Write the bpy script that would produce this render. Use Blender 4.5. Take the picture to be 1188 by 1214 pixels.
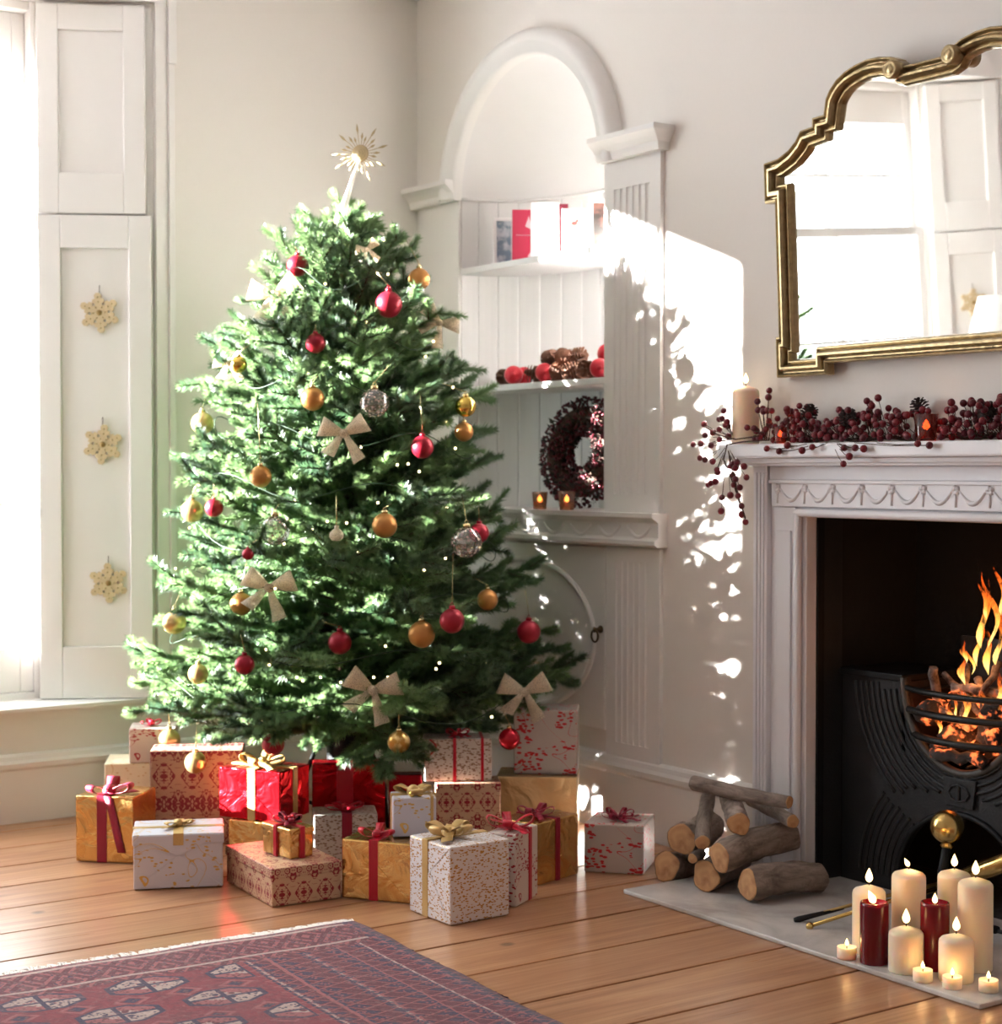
import bpy, math, random
from mathutils import Vector, Matrix, Quaternion

S = bpy.context.scene
for o in list(bpy.data.objects):
    bpy.data.objects.remove(o)
PI = math.pi
sin, cos, tan, rad = math.sin, math.cos, math.tan, math.radians

# ------------------------------------------------------------------ camera
CAM = Vector((-3.38, -5.47, 1.15))
YAW, PITCH, FPX, CX, CY = rad(34.5), rad(1.44), 2030.0, 594.0, 607.0
F2 = Vector((sin(YAW), cos(YAW), 0)); R2 = Vector((cos(YAW), -sin(YAW), 0)); UP = Vector((0, 0, 1))
FW = F2 * cos(PITCH) - UP * sin(PITCH); CUP = F2 * sin(PITCH) + UP * cos(PITCH)
cd = bpy.data.cameras.new('camera'); cam = bpy.data.objects.new('camera', cd)
S.collection.objects.link(cam); S.camera = cam
cam.matrix_world = Matrix.Translation(CAM) @ Matrix((R2, CUP, -FW)).transposed().to_4x4()
cd.sensor_fit = 'HORIZONTAL'; cd.sensor_width = 36.0; cd.lens = 36.0 * FPX / 1188.0
cd.clip_start = 0.05; cd.clip_end = 200
cd.dof.use_dof = True; cd.dof.focus_distance = 4.05; cd.dof.aperture_fstop = cd.lens / 14.0

# ------------------------------------------------------------------ world, sun, exposure
W = bpy.data.worlds.new('sky'); S.world = W; W.use_nodes = True
bg = W.node_tree.nodes['Background']
bg.inputs['Color'].default_value = (0.90, 0.95, 1.0, 1); bg.inputs['Strength'].default_value = 7.6
sd = bpy.data.lights.new('sun_offscreen', 'SUN'); sd.energy = 84.0; sd.color = (1.0, 0.985, 0.95); sd.angle = rad(0.7)
sun = bpy.data.objects.new('sun_offscreen', sd); S.collection.objects.link(sun)
SUN_DIR = Vector((1.0, -0.673, -0.263)).normalized()
sun.rotation_euler = SUN_DIR.to_track_quat('-Z', 'Y').to_euler()
sun.location = (-8, 6, 5)
def portal(name, loc, sx, sz, direction):
    l = bpy.data.lights.new(name, 'AREA'); l.shape = 'RECTANGLE'; l.size = sx; l.size_y = sz
    l.cycles.is_portal = True
    o = bpy.data.objects.new(name, l); S.collection.objects.link(o); o.location = loc
    o.rotation_euler = Vector(direction).to_track_quat('-Z', 'Z').to_euler()
portal('window_back_offscreen', (-2.25, 0.40, 1.53), 1.8, 2.5, (0, -1, 0))
VS = S.view_settings
VS.view_transform = 'Standard'; VS.look = 'None'; VS.exposure = 0.8; VS.gamma = 1.0; VS.use_curve_mapping = False
S.cycles.max_bounces = 10; S.cycles.diffuse_bounces = 6; S.cycles.glossy_bounces = 4; S.cycles.transparent_max_bounces = 16
S.cycles.sample_clamp_indirect = 25.0; S.cycles.caustics_reflective = False; S.cycles.caustics_refractive = False
S.cycles.use_denoising = True

# ------------------------------------------------------------------ measuring helpers (camera rays met with planes of the room)
def ray(px, py): return FW + R2 * ((px - CX) / FPX) - CUP * ((py - CY) / FPX)
def atd(px, py, D): return CAM + ray(px, py) * D
def atz(px, py, z=0.0):
    r = ray(px, py); return CAM + r * ((z - CAM.z) / r.z)
def atx(px, py, x=0.0):
    r = ray(px, py); return CAM + r * ((x - CAM.x) / r.x)
def atplane(px, py, p, n):
    r = ray(px, py); return CAM + r * ((Vector(p) - CAM).dot(n) / r.dot(n))

# ------------------------------------------------------------------ mesh building
class MB:
    def __init__(s): s.v = []; s.f = []; s.m = []; s.sm = []; s.uv = []
    def face(s, idx, m=0, smooth=False, uv=None):
        s.f.append(tuple(idx)); s.m.append(m); s.sm.append(smooth); s.uv.append(uv)
    def add(s, verts, faces, m=0, smooth=False):
        b = len(s.v); s.v.extend([tuple(p) for p in verts])
        for f in faces: s.face([b + i for i in f], m, smooth)
    def box(s, lo, hi, m=0):
        x0, y0, z0 = lo; x1, y1, z1 = hi
        if x0 > x1: x0, x1 = x1, x0
        if y0 > y1: y0, y1 = y1, y0
        if z0 > z1: z0, z1 = z1, z0
        b = len(s.v)
        s.v += [(x0,y0,z0),(x1,y0,z0),(x1,y1,z0),(x0,y1,z0),(x0,y0,z1),(x1,y0,z1),(x1,y1,z1),(x0,y1,z1)]
        for f, k in (((0,1,5,4),0),((1,2,6,5),1),((2,3,7,6),0),((3,0,4,7),1),((4,5,6,7),2),((3,2,1,0),2)):
            uv = []
            for i in f:
                p = s.v[b+i]; uv.append((p[0], p[2]) if k == 0 else (p[1]+.37, p[2]) if k == 1 else (p[0], p[1]+.19))
            s.face([b+i for i in f], m, False, uv)
        return s
    def obox(s, c, ax, ay, az, m=0):     # centre and three half-axis vectors
        c, ax, ay, az = Vector(c), Vector(ax), Vector(ay), Vector(az)
        P = [c + ax*i + ay*j + az*k for k in (-1,1) for j in (-1,1) for i in (-1,1)]
        s.add(P, [(0,1,5,4),(1,3,7,5),(3,2,6,7),(2,0,4,6),(4,5,7,6),(2,3,1,0)], m); return s
    def prism(s, poly, d, m=0, smooth=False):   # poly: list of 3-D points, extruded by vector d
        d = Vector(d); n = len(poly); P = [Vector(p) for p in poly]
        b = len(s.v); s.v += [tuple(p) for p in P] + [tuple(p + d) for p in P]
        s.face([b+i for i in range(n)][::-1], m); s.face([b+n+i for i in range(n)], m)
        for i in range(n): s.face((b+i, b+(i+1)%n, b+n+(i+1)%n, b+n+i), m, smooth)
        return s
    def tube(s, path, r, n=8, m=0, caps=True, closed=False, smooth=True, capm=None, squash=None):
        P = [Vector(p) for p in path]; k = len(P)
        rr = r if isinstance(r, (list, tuple)) else [r]*k
        b = len(s.v); ref = None
        for i in range(k):
            if closed: t = P[(i+1)%k] - P[i-1]
            else: t = P[min(i+1,k-1)] - P[max(i-1,0)]
            if t.length < 1e-9: t = Vector((0,0,1))
            t.normalize()
            if ref is None:
                ref = Vector((0,0,1)) if abs(t.z) < .9 else Vector((1,0,0))
            u = ref - t*ref.dot(t)
            if u.length < 1e-6: u = t.orthogonal()
            u.normalize(); w = t.cross(u); ref = u
            for j in range(n):
                a = 2*PI*j/n
                s.v.append(tuple(P[i] + (u*cos(a) + w*sin(a)*(squash or 1))*rr[i]))
        for i in range(k if closed else k-1):
            a0 = b + i*n; a1 = b + ((i+1)%k)*n
            for j in range(n): s.face((a0+j, a0+(j+1)%n, a1+(j+1)%n, a1+j), m, smooth)
        if caps and not closed:
            cm = m if capm is None else capm
            s.face([b+j for j in range(n)][::-1], cm); s.face([b+(k-1)*n+j for j in range(n)], cm)
        return s
    def lathe(s, prof, c=(0,0,0), n=16, m=0, smooth=True, axis='Z', ms=None):   # prof: (r, h)
        b = len(s.v); c = Vector(c)
        for r, h in prof:
            for j in range(n):
                a = 2*PI*j/n; p = Vector((r*cos(a), r*sin(a), h))
                if axis == 'X': p = Vector((p.z, p.x, p.y))
                elif axis == 'Y': p = Vector((p.y, p.z, p.x))
                s.v.append(tuple(c+p))
        for i in range(len(prof)-1):
            mm = m if ms is None else ms[i]
            for j in range(n):
                s.face((b+i*n+j, b+i*n+(j+1)%n, b+(i+1)*n+(j+1)%n, b+(i+1)*n+j), mm, smooth)
        if prof[0][0] > 1e-5: s.face([b+j for j in range(n)][::-1], m)
        if prof[-1][0] > 1e-5: s.face([b+(len(prof)-1)*n+j for j in range(n)], m)
        return s
    def ball(s, c, r, n=16, k=10, m=0, sq=(1,1,1)):
        b = len(s.v); c = Vector(c)
        for i in range(k+1):
            t = PI*i/k
            for j in range(n):
                a = 2*PI*j/n
                s.v.append((c.x+r*sq[0]*sin(t)*cos(a), c.y+r*sq[1]*sin(t)*sin(a), c.z-r*sq[2]*cos(t)))
        for i in range(k):
            for j in range(n): s.face((b+i*n+j, b+i*n+(j+1)%n, b+(i+1)*n+(j+1)%n, b+(i+1)*n+j), m, True)
        return s
    def mesh(s, name, mats):
        me = bpy.data.meshes.new(name); me.from_pydata(s.v, [], s.f)
        for m in (mats if isinstance(mats, (list, tuple)) else [mats]): me.materials.append(m)
        me.polygons.foreach_set('material_index', s.m); me.polygons.foreach_set('use_smooth', s.sm)
        if any(u is not None for u in s.uv):
            L = me.uv_layers.new(name='UVMap'); k = 0; dat = [0.0]*(2*len(me.loops))
            for f, u in zip(s.f, s.uv):
                for i in range(len(f)):
                    if u is not None: dat[2*k], dat[2*k+1] = u[i]
                    k += 1
            L.data.foreach_set('uv', dat)
        me.update(); return me
    def build(s, name, mats, parent=None, bevel=0, seg=2, loc=None):
        o = bpy.data.objects.new(name, s.mesh(name, mats)); S.collection.objects.link(o)
        if parent is not None: o.parent = parent
        if loc is not None: o.location = loc
        if bevel:
            md = o.modifiers.new('bevel', 'BEVEL'); md.width = bevel; md.segments = seg; md.limit_method = 'ANGLE'; md.angle_limit = rad(40)
        return o
def link(name, me, parent=None, loc=None, mat=None):
    o = bpy.data.objects.new(name, me); S.collection.objects.link(o)
    if parent is not None: o.parent = parent
    if mat is not None: o.matrix_basis = mat
    if loc is not None: o.location = loc
    return o
def tag(o, label, cat, group=None, kind=None):
    o['label'] = label; o['category'] = cat
    if group: o['group'] = group
    if kind: o['kind'] = kind
    return o
def empty(name, loc, rz=0.0):
    o = bpy.data.objects.new(name, None); S.collection.objects.link(o); o.location = loc; o.rotation_euler = (0,0,rz)
    o.empty_display_size = .05; return o
def struct(o, label, cat):
    tag(o, label, cat); o['kind'] = 'structure'; return o
def frame_mat(p, xdir, zhint=(0,0,1)):
    x = Vector(xdir).normalized(); z = Vector(zhint); z = z - x*z.dot(x)
    if z.length < 1e-5: z = x.orthogonal()
    z.normalize(); y = z.cross(x)
    return Matrix.Translation(Vector(p)) @ Matrix((x, y, z)).transposed().to_4x4()
def point_light(name, loc, energy, color, parent=None, radius=.012):
    l = bpy.data.lights.new(name, 'POINT'); l.energy = energy; l.color = color; l.shadow_soft_size = radius
    o = bpy.data.objects.new(name, l); S.collection.objects.link(o); o.location = loc
    if parent is not None: o.parent = parent
    return o

# ------------------------------------------------------------------ materials
class X:      # a node socket with arithmetic
    def __init__(s, nt, so): s.nt = nt; s.so = so
    def _op(s, op, b=None, c=None):
        n = s.nt.nodes.new('ShaderNodeMath'); n.operation = op
        for i, q in enumerate((s, b, c)):
            if q is None: continue
            if isinstance(q, X): s.nt.links.new(q.so, n.inputs[i])
            else: n.inputs[i].default_value = q
        return X(s.nt, n.outputs[0])
    def __add__(s, b): return s._op('ADD', b)
    def __sub__(s, b): return s._op('SUBTRACT', b)
    def __mul__(s, b): return s._op('MULTIPLY', b)
    def __truediv__(s, b): return s._op('DIVIDE', b)
    def abs(s): return s._op('ABSOLUTE')
    def fract(s): return s._op('FRACT')
    def floor(s): return s._op('FLOOR')
    def gt(s, b): return s._op('GREATER_THAN', b)
    def lt(s, b): return s._op('LESS_THAN', b)
    def mx(s, b): return s._op('MAXIMUM', b)
    def mn(s, b): return s._op('MINIMUM', b)
    def sqrt(s): return s._op('SQRT')
    def sin(s): return s._op('SINE')
    def ping(s, b): return s._op('PINGPONG', b)
    def step(s, lo, hi):
        n = s.nt.nodes.new('ShaderNodeMapRange'); n.inputs[1].default_value = lo; n.inputs[2].default_value = hi
        n.interpolation_type = 'SMOOTHSTEP'; s.nt.links.new(s.so, n.inputs[0]); return X(s.nt, n.outputs[0])
class M:
    def __init__(s, name, color=(.8,.8,.8), rough=.5, metal=0.0, **kw):
        s.mat = bpy.data.materials.new(name); s.mat.use_nodes = True; s.nt = s.mat.node_tree
        s.b = s.nt.nodes['Principled BSDF']; s.out = s.nt.nodes['Material Output']
        s.b.inputs['Base Color'].default_value = (*color, 1); s.b.inputs['Roughness'].default_value = rough
        s.b.inputs['Metallic'].default_value = metal
        for k, v in kw.items(): s.b.inputs[k].default_value = v
    def set(s, inp, val):
        if isinstance(val, X): s.nt.links.new(val.so, s.b.inputs[inp])
        else: s.nt.links.new(val, s.b.inputs[inp])
    def coord(s, kind='Object'):
        n = s.nt.nodes.new('ShaderNodeTexCoord'); return n.outputs[kind]
    def xyz(s, v):
        n = s.nt.nodes.new('ShaderNodeSeparateXYZ'); s.nt.links.new(v, n.inputs[0]); return [X(s.nt, o) for o in n.outputs]
    def vec(s, x, y, z=0.0):
        n = s.nt.nodes.new('ShaderNodeCombineXYZ')
        for i, q in enumerate((x, y, z)):
            if isinstance(q, X): s.nt.links.new(q.so, n.inputs[i])
            else: n.inputs[i].default_value = q
        return n.outputs[0]
    def mapping(s, v, scale=(1,1,1), rot=(0,0,0), loc=(0,0,0)):
        n = s.nt.nodes.new('ShaderNodeMapping'); s.nt.links.new(v, n.inputs[0])
        n.inputs['Scale'].default_value = scale; n.inputs['Rotation'].default_value = rot; n.inputs['Location'].default_value = loc
        return n.outputs[0]
    def noise(s, v, scale=5, detail=3, rough=.5, dist=0):
        n = s.nt.nodes.new('ShaderNodeTexNoise'); s.nt.links.new(v, n.inputs['Vector'])
        n.inputs['Scale'].default_value = scale; n.inputs['Detail'].default_value = detail
        n.inputs['Roughness'].default_value = rough; n.inputs['Distortion'].default_value = dist
        return X(s.nt, n.outputs[0])
    def voronoi(s, v, scale=5, rnd=1.0, out=0):
        n = s.nt.nodes.new('ShaderNodeTexVoronoi'); s.nt.links.new(v, n.inputs['Vector'])
        n.inputs['Scale'].default_value = scale; n.inputs['Randomness'].default_value = rnd
        return X(s.nt, n.outputs[out])
    def random(s):
        n = s.nt.nodes.new('ShaderNodeObjectInfo'); return X(s.nt, n.outputs['Random'])
    def mix(s, fac, a, b):
        n = s.nt.nodes.new('ShaderNodeMix'); n.data_type = 'RGBA'
        for i, q in ((0, fac), (6, a), (7, b)):
            if isinstance(q, X): s.nt.links.new(q.so, n.inputs[i])
            elif isinstance(q, bpy.types.NodeSocket): s.nt.links.new(q, n.inputs[i])
            elif isinstance(q, (int, float)): n.inputs[i].default_value = q
            else: n.inputs[i].default_value = (*q, 1)
        return n.outputs[2]
    def ramp(s, fac, stops, interp='LINEAR'):
        n = s.nt.nodes.new('ShaderNodeValToRGB'); n.color_ramp.interpolation = interp; s.nt.links.new(fac.so, n.inputs[0])
        e = n.color_ramp.elements
        while len(e) < len(stops): e.new(.5)
        for q, (p, c) in zip(e, stops): q.position = p; q.color = (*c, 1)
        return n.outputs[0]
    def bump(s, h, strength=.2, dist=.01):
        n = s.nt.nodes.new('ShaderNodeBump'); s.nt.links.new(h.so, n.inputs['Height'])
        n.inputs['Strength'].default_value = strength; n.inputs['Distance'].default_value = dist
        s.nt.links.new(n.outputs[0], s.b.inputs['Normal']); return s
def srgb(r, g, b):
    f = lambda c: (c/255)/12.92 if c/255 <= .04045 else ((c/255+.055)/1.055)**2.4
    return (f(r), f(g), f(b))
MAT = {}
def simple(key, color, rough=.5, metal=0.0, nb=0, scale=40, bd=.004, var=0, **kw):
    m = M(key, color, rough, metal, **kw)
    if nb or var:
        n = m.noise(m.coord(), scale, 4)
        if nb: m.bump(n, nb, bd)
        if var: m.set('Base Color', m.mix(n, tuple(c*(1-var) for c in color), tuple(min(1, c*(1+var)) for c in color)))
    MAT[key] = m.mat; return m.mat

simple('wall_paint', srgb(226, 220, 214), .75, nb=.12, scale=90, bd=.002, var=.015)
simple('wood_white', srgb(230, 226, 223), .45, nb=.06, scale=60, bd=.002, var=.01)
simple('niche_paint', srgb(224, 221, 220), .55, nb=.05, scale=70, bd=.002)
simple('ceiling_paint', srgb(238, 237, 238), .8, nb=.08, scale=80)
simple('marble_white', srgb(228, 226, 230), .38, nb=.05, scale=30, bd=.002, var=.02)
simple('iron', (.016, .016, .018), .5, .6, nb=.25, scale=120, bd=.002)
simple('iron_dull', (.034, .034, .037), .48, .5, nb=.35, scale=160, bd=.003)
simple('soot', (.014, .011, .010), .9, nb=.5, scale=25, bd=.01)
simple('brass', (.62, .42, .15), .24, 1.0, nb=.04, scale=30)
simple('brass_old', (.35, .24, .10), .38, 1.0, nb=.15, scale=60)
simple('gold_frame', srgb(168, 146, 108), .30, .8, nb=.35, scale=55, bd=.004, var=.5)
simple('mirror_glass', (.93, .94, .93), .012, 1.0)
simple('cap_gold', (.75, .6, .32), .25, 1.0)
simple('gold_matte', srgb(190, 134, 74), .42, .65, nb=.03)
simple('gold_pale', srgb(218, 184, 128), .30, .8)
simple('gold_shiny', srgb(225, 190, 95), .10, 1.0)
simple('red_matte', srgb(154, 20, 42), .36, .4)
simple('red_shiny', srgb(190, 26, 44), .12, .55)
simple('red_cone_bauble', srgb(205, 40, 56), .28, .2)
simple('berry', srgb(116, 20, 34), .30, 0, nb=.1, scale=200, var=.3)
simple('berry_dark', srgb(92, 14, 30), .35, 0, nb=.1, scale=200, var=.3)
simple('twig', srgb(74, 50, 38), .8)
simple('leaf_dark', srgb(58, 52, 46), .6, var=.4, scale=60)
simple('pinecone', srgb(106, 68, 48), .7, nb=.3, scale=90, var=.45)
simple('pinecone_dark', srgb(62, 48, 46), .7, nb=.3, scale=90, var=.4)
simple('snow_wood', srgb(208, 186, 150), .7, nb=.3, scale=150, var=.18)
simple('red_ribbon', srgb(188, 16, 44), .38, nb=.2, scale=260, bd=.001, var=.15)
simple('dark_red_ribbon', srgb(150, 20, 52), .4, nb=.2, scale=260, bd=.001, var=.15)
simple('gold_ribbon', srgb(200, 164, 104), .38, .25, nb=.2, scale=260, bd=.001, var=.12)
simple('wick', (.02, .015, .012), .9)
simple('shade_white', srgb(250, 248, 244), .8)
simple('black_metal', (.015, .015, .016), .4, .7)
simple('bark_trunk', srgb(82, 60, 44), .85, nb=.5, scale=40)
simple('wire_green', srgb(26, 52, 32), .6)
simple('white_glitter', srgb(250, 246, 236), .3, .1, nb=.6, scale=400, bd=.003)
simple('topper_gold', srgb(178, 156, 118), .6, .1, nb=.5, scale=300, bd=.003, var=.3)

def wax(key, color, sub):
    m = M(key, color, .42 if 'cream' in key else .24); m.b.inputs['Subsurface Weight'].default_value = sub
    m.b.inputs['Subsurface Radius'].default_value = (.035, .016, .007); m.b.inputs['Subsurface Scale'].default_value = 1.0
    m.bump(m.noise(m.coord(), 30, 2), .04, .004); MAT[key] = m.mat
wax('wax_cream', srgb(247, 226, 198), .55)
wax('wax_red', srgb(104, 6, 22), .3)
def emit(key, color, strength):
    m = M(key, (0, 0, 0), 1); m.b.inputs['Emission Color'].default_value = (*color, 1); m.b.inputs['Emission Strength'].default_value = strength
    MAT[key] = m.mat
emit('flame_candle', (1.0, .66, .26), 4.2)
emit('fairy_bulb', (1.0, .78, .40), 5.0)
emit('ember', (1.0, .16, .03), 1.6)
emit('votive_flame', (1.0, .50, .14), 14.0)
def glassy(key, tint, ior=1.45, base=.05, rough=.02, haze=0.0, hazecol=(1,1,1)):
    m = M(key); nt = m.nt; nt.nodes.remove(m.b)
    tr = nt.nodes.new('ShaderNodeBsdfTransparent'); tr.inputs[0].default_value = (*tint, 1)
    gl = nt.nodes.new('ShaderNodeBsdfGlossy'); gl.inputs['Roughness'].default_value = rough
    fr = nt.nodes.new('ShaderNodeLayerWeight'); fr.inputs[0].default_value = .35
    x = X(nt, fr.outputs['Fresnel']) * .75 + base
    mx = nt.nodes.new('ShaderNodeMixShader'); nt.links.new(x.so, mx.inputs[0]); nt.links.new(tr.outputs[0], mx.inputs[1]); nt.links.new(gl.outputs[0], mx.inputs[2])
    last = mx
    if haze:
        df = nt.nodes.new('ShaderNodeBsdfDiffuse'); df.inputs[0].default_value = (*hazecol, 1)
        vo = m.voronoi(m.coord(), 90); spots = vo.lt(.32) * haze
        m2 = nt.nodes.new('ShaderNodeMixShader'); nt.links.new(spots.so, m2.inputs[0]); nt.links.new(mx.outputs[0], m2.inputs[1]); nt.links.new(df.outputs[0], m2.inputs[2]); last = m2
    nt.links.new(last.outputs[0], m.out.inputs[0]); MAT[key] = m.mat
glassy('pane', (.97, .985, .98), base=.02, rough=0.0)
glassy('glass_bauble', (.90, .88, .86), base=.14, rough=.03, haze=.75, hazecol=srgb(214, 190, 178))
glassy('glass_red', (.88, .26, .18), base=.03)
glassy('glass_amber', (.92, .62, .46), base=.03)

# flames of the log fire: emission thinning towards the tips
def flame_mat():
    m = M('fire_flame'); nt = m.nt; nt.nodes.remove(m.b)
    n = m.noise(m.mapping(m.coord('Object'), (1, 1, .4)), 42, 4, .6, .8)
    g = m.xyz(m.coord('Generated'))[2]
    fac = (g*.9 + n*.8 - .32).step(0, 1)
    col = m.ramp(fac, [(0, (1, .66, .20)), (.3, (1, .40, .07)), (.65, (.9, .16, .018)), (1, (.45, .05, .005))])
    em = nt.nodes.new('ShaderNodeEmission'); nt.links.new(col, em.inputs[0]); em.inputs[1].default_value = 2.2
    tr = nt.nodes.new('ShaderNodeBsdfTransparent'); mx = nt.nodes.new('ShaderNodeMixShader')
    lw = nt.nodes.new('ShaderNodeLayerWeight'); lw.inputs[0].default_value = .45; fc = X(nt, lw.outputs['Facing'])
    a = ((n*1.9 - g*.5 - .28).step(.15, .8)) * ((fc*-1.0 + 1.0).step(.05, .75)) * (g.step(.0, .22)*.75 + .25) * .85
    nt.links.new(a.so, mx.inputs[0]); nt.links.new(tr.outputs[0], mx.inputs[1]); nt.links.new(em.outputs[0], mx.inputs[2])
    nt.links.new(mx.outputs[0], m.out.inputs[0]); MAT['fire_flame'] = m.mat
flame_mat()

# charcoal with glowing cracks (embers give off light)
def coal_mat():
    m = M('coal', (.02, .015, .013), .9); n = m.noise(m.coord(), 22, 4, .6)
    g = n.step(.52, .68); m.b.inputs['Emission Color'].default_value = (1, .17, .04, 1)
    m.set('Emission Strength', g * 1.7); m.set('Base Color', m.mix(n, (.012, .01, .01), (.12, .1, .095))); m.bump(n, .6, .01); MAT['coal'] = m.mat
    m = M('ash_stick', srgb(120, 104, 98), .9); n = m.noise(m.coord(), 18, 4, .6)
    m.set('Base Color', m.mix(n.step(.35, .6), srgb(60, 46, 42), srgb(158, 140, 132))); m.b.inputs['Emission Color'].default_value = (1, .2, .05, 1)
    m.set('Emission Strength', n.step(.56, .7) * .9); m.bump(n, .5, .006); MAT['ash_stick'] = m.mat
coal_mat()

# pine boards: grain along the board, knots, nail holes
def board_mat():
    m = M('pine_board', (.5, .3, .15), .36); c = m.coord('Object'); r = m.random(); x, y, z = m.xyz(c)
    v = m.vec(x*.55 + r*37, y*7.0 + r*11, z)
    g = m.noise(v, 2.2, 6, .62, 1.6); g2 = m.noise(m.vec(x*1.2 + r*17, y*46.0, 0.0), 2.0, 3, .6)
    base = m.ramp(g, [(.18, srgb(130, 86, 58)), (.42, srgb(174, 124, 88)), (.6, srgb(190, 142, 104)), (.85, srgb(206, 162, 124))])
    base = m.mix((g2.step(.3, .75))*.35, base, srgb(134, 92, 66))
    base = m.mix(r*.30, base, srgb(146, 100, 72))
    kn = m.voronoi(m.vec(x*1.6 + r*29, y*2.0 + r*5, 0.0), 1.7); dark = kn._op('LESS_THAN', .075)
    kn2 = (kn*-1.0 + .075).step(0, .04)
    base = m.mix(kn2*.75, base, srgb(74, 46, 32))
    wr = m.noise(m.vec(x*1.1 + r*9, y*3, 0.0), 3, 3).step(.55, .75)
    base = m.mix(wr*.25, base, srgb(204, 170, 140))
    m.set('Base Color', base); m.set('Roughness', g2*.18 + .22); m.bump(g2 + kn2*-.6, .12, .003); MAT['pine_board'] = m.mat
board_mat()

def hearth_mat():
    m = M('hearth_stone', srgb(196, 186, 176), .2); c = m.coord(); n = m.noise(c, 3.5, 6, .6, .8)
    m.set('Base Color', m.mix(n.step(.3, .7), srgb(176, 170, 166), srgb(214, 209, 205))); m.set('Roughness', n*.2 + .12); MAT['hearth_stone'] = m.mat
hearth_mat()
def bark_mats():
    m = M('log_bark', (.2, .15, .12), .88); c = m.coord('Object'); r = m.random()
    n = m.noise(m.mapping(c, (14, 14, 5)), 2.2, 6, .65, .6); w = m.noise(m.mapping(c, (30, 30, 90)), 1.0, 3)
    base = m.ramp(n, [(.25, srgb(58, 46, 42)), (.44, srgb(132, 116, 106)), (.62, srgb(172, 154, 142)), (.85, srgb(204, 188, 176))])
    m.set('Base Color', m.mix(r*.45, base, srgb(96, 84, 76))); m.bump(n + w*.4, .7, .012); MAT['log_bark'] = m.mat
    m = M('log_end', (.6, .4, .22), .8); c = m.coord('Object'); x, y, z = m.xyz(c); r = m.random()
    d = ((x*x + y*y).sqrt()*260.0 + m.noise(c, 30, 2)*5.0).sin()*.5 + .5
    base = m.mix(d*.5, srgb(196, 150, 106), srgb(216, 172, 126)); n = m.noise(c, 26, 3).step(.48, .72)
    m.set('Base Color', m.mix(n*.6, base, srgb(150, 92, 52))); m.bump(d, .2, .002); MAT['log_end'] = m.mat
bark_mats()

def needle_mat():
    m = M('fir_needle', (.05, .16, .06), .5); nt = m.nt; c = m.coord('Object'); r = m.random()
    n = m.noise(c, 9, 2); base = m.ramp((n + r*.6 - .3), [(.2, srgb(40, 68, 46)), (.5, srgb(70, 102, 68)), (.8, srgb(114, 142, 92))])
    m.set('Base Color', base); m.b.inputs['Specular IOR Level'].default_value = .7; m.b.inputs['Roughness'].default_value = .38
    tr = nt.nodes.new('ShaderNodeBsdfTranslucent'); nt.links.new(m.mix(.5, base, srgb(166, 194, 132)), tr.inputs[0])
    mx = nt.nodes.new('ShaderNodeMixShader'); mx.inputs[0].default_value = .36
    nt.links.new(m.b.outputs[0], mx.inputs[1]); nt.links.new(tr.outputs[0], mx.inputs[2]); nt.links.new(mx.outputs[0], m.out.inputs[0]); MAT['fir_needle'] = m.mat
needle_mat()

# wrapping papers (pattern in metres on the UV map of the box)
def foil(key, color, rough=.24):
    m = M(key, color, rough, .92); n = m.noise(m.mapping(m.coord('UV'), (1, 1, 1)), 11, 3, .5, 1.0); m.bump(n, .42, .03)
    m.set('Roughness', n*.25 + rough - .1); MAT[key] = m.mat
foil('paper_gold', srgb(226, 180, 112), .22); foil('paper_red', srgb(186, 18, 32)); foil('paper_dark_red', srgb(132, 14, 30), .34)
foil('paper_champagne', srgb(206, 178, 132), .42)
def leafy(m, scale, th, stretch=2.0):
    uv = m.coord('UV'); out = None
    for k, (a, sc) in enumerate(((.8, 1.0), (-.7, 1.15), (.1, 1.3))):
        v = m.mapping(uv, (scale*sc, scale*sc*stretch, 1), (0, 0, a), (k*3.1, k*1.7, 0))
        q = m.voronoi(v, 1.0).lt(th); out = q if out is None else out.mx(q)
    return out
def sprig(key, ground, ink, scale, th, metal=.0, inkmetal=.7, rough=.45, patch=0, twig=True):
    m = M(key, ground, rough); L = leafy(m, scale, th)
    if patch: L = L * m.noise(m.coord('UV'), patch, 1).gt(.5)
    if twig:
        n = m.noise(m.coord('UV'), scale*.22, 1, .5, 1.0); L = L.mx((n - .5).abs().lt(.004))
    m.set('Base Color', m.mix(L, ground, ink)); m.set('Metallic', L*inkmetal); m.set('Roughness', L*-.15 + rough); MAT[key] = m.mat
sprig('paper_silver_gold', srgb(206, 204, 214), srgb(206, 164, 90), 34, .22, patch=12)
sprig('paper_white_gold', srgb(226, 220, 220), srgb(190, 140, 80), 62, .27, twig=False)
sprig('paper_white_red', srgb(214, 200, 192), srgb(170, 44, 56), 40, .26, inkmetal=.2, patch=9)
sprig('paper_grey_red', srgb(186, 172, 164), srgb(196, 52, 58), 32, .27, inkmetal=.45, patch=10)
sprig('paper_white_mix', srgb(212, 204, 196), srgb(150, 124, 104), 52, .27)
sprig('paper_cream', srgb(240, 226, 196), srgb(220, 190, 140), 30, .15)
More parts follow.
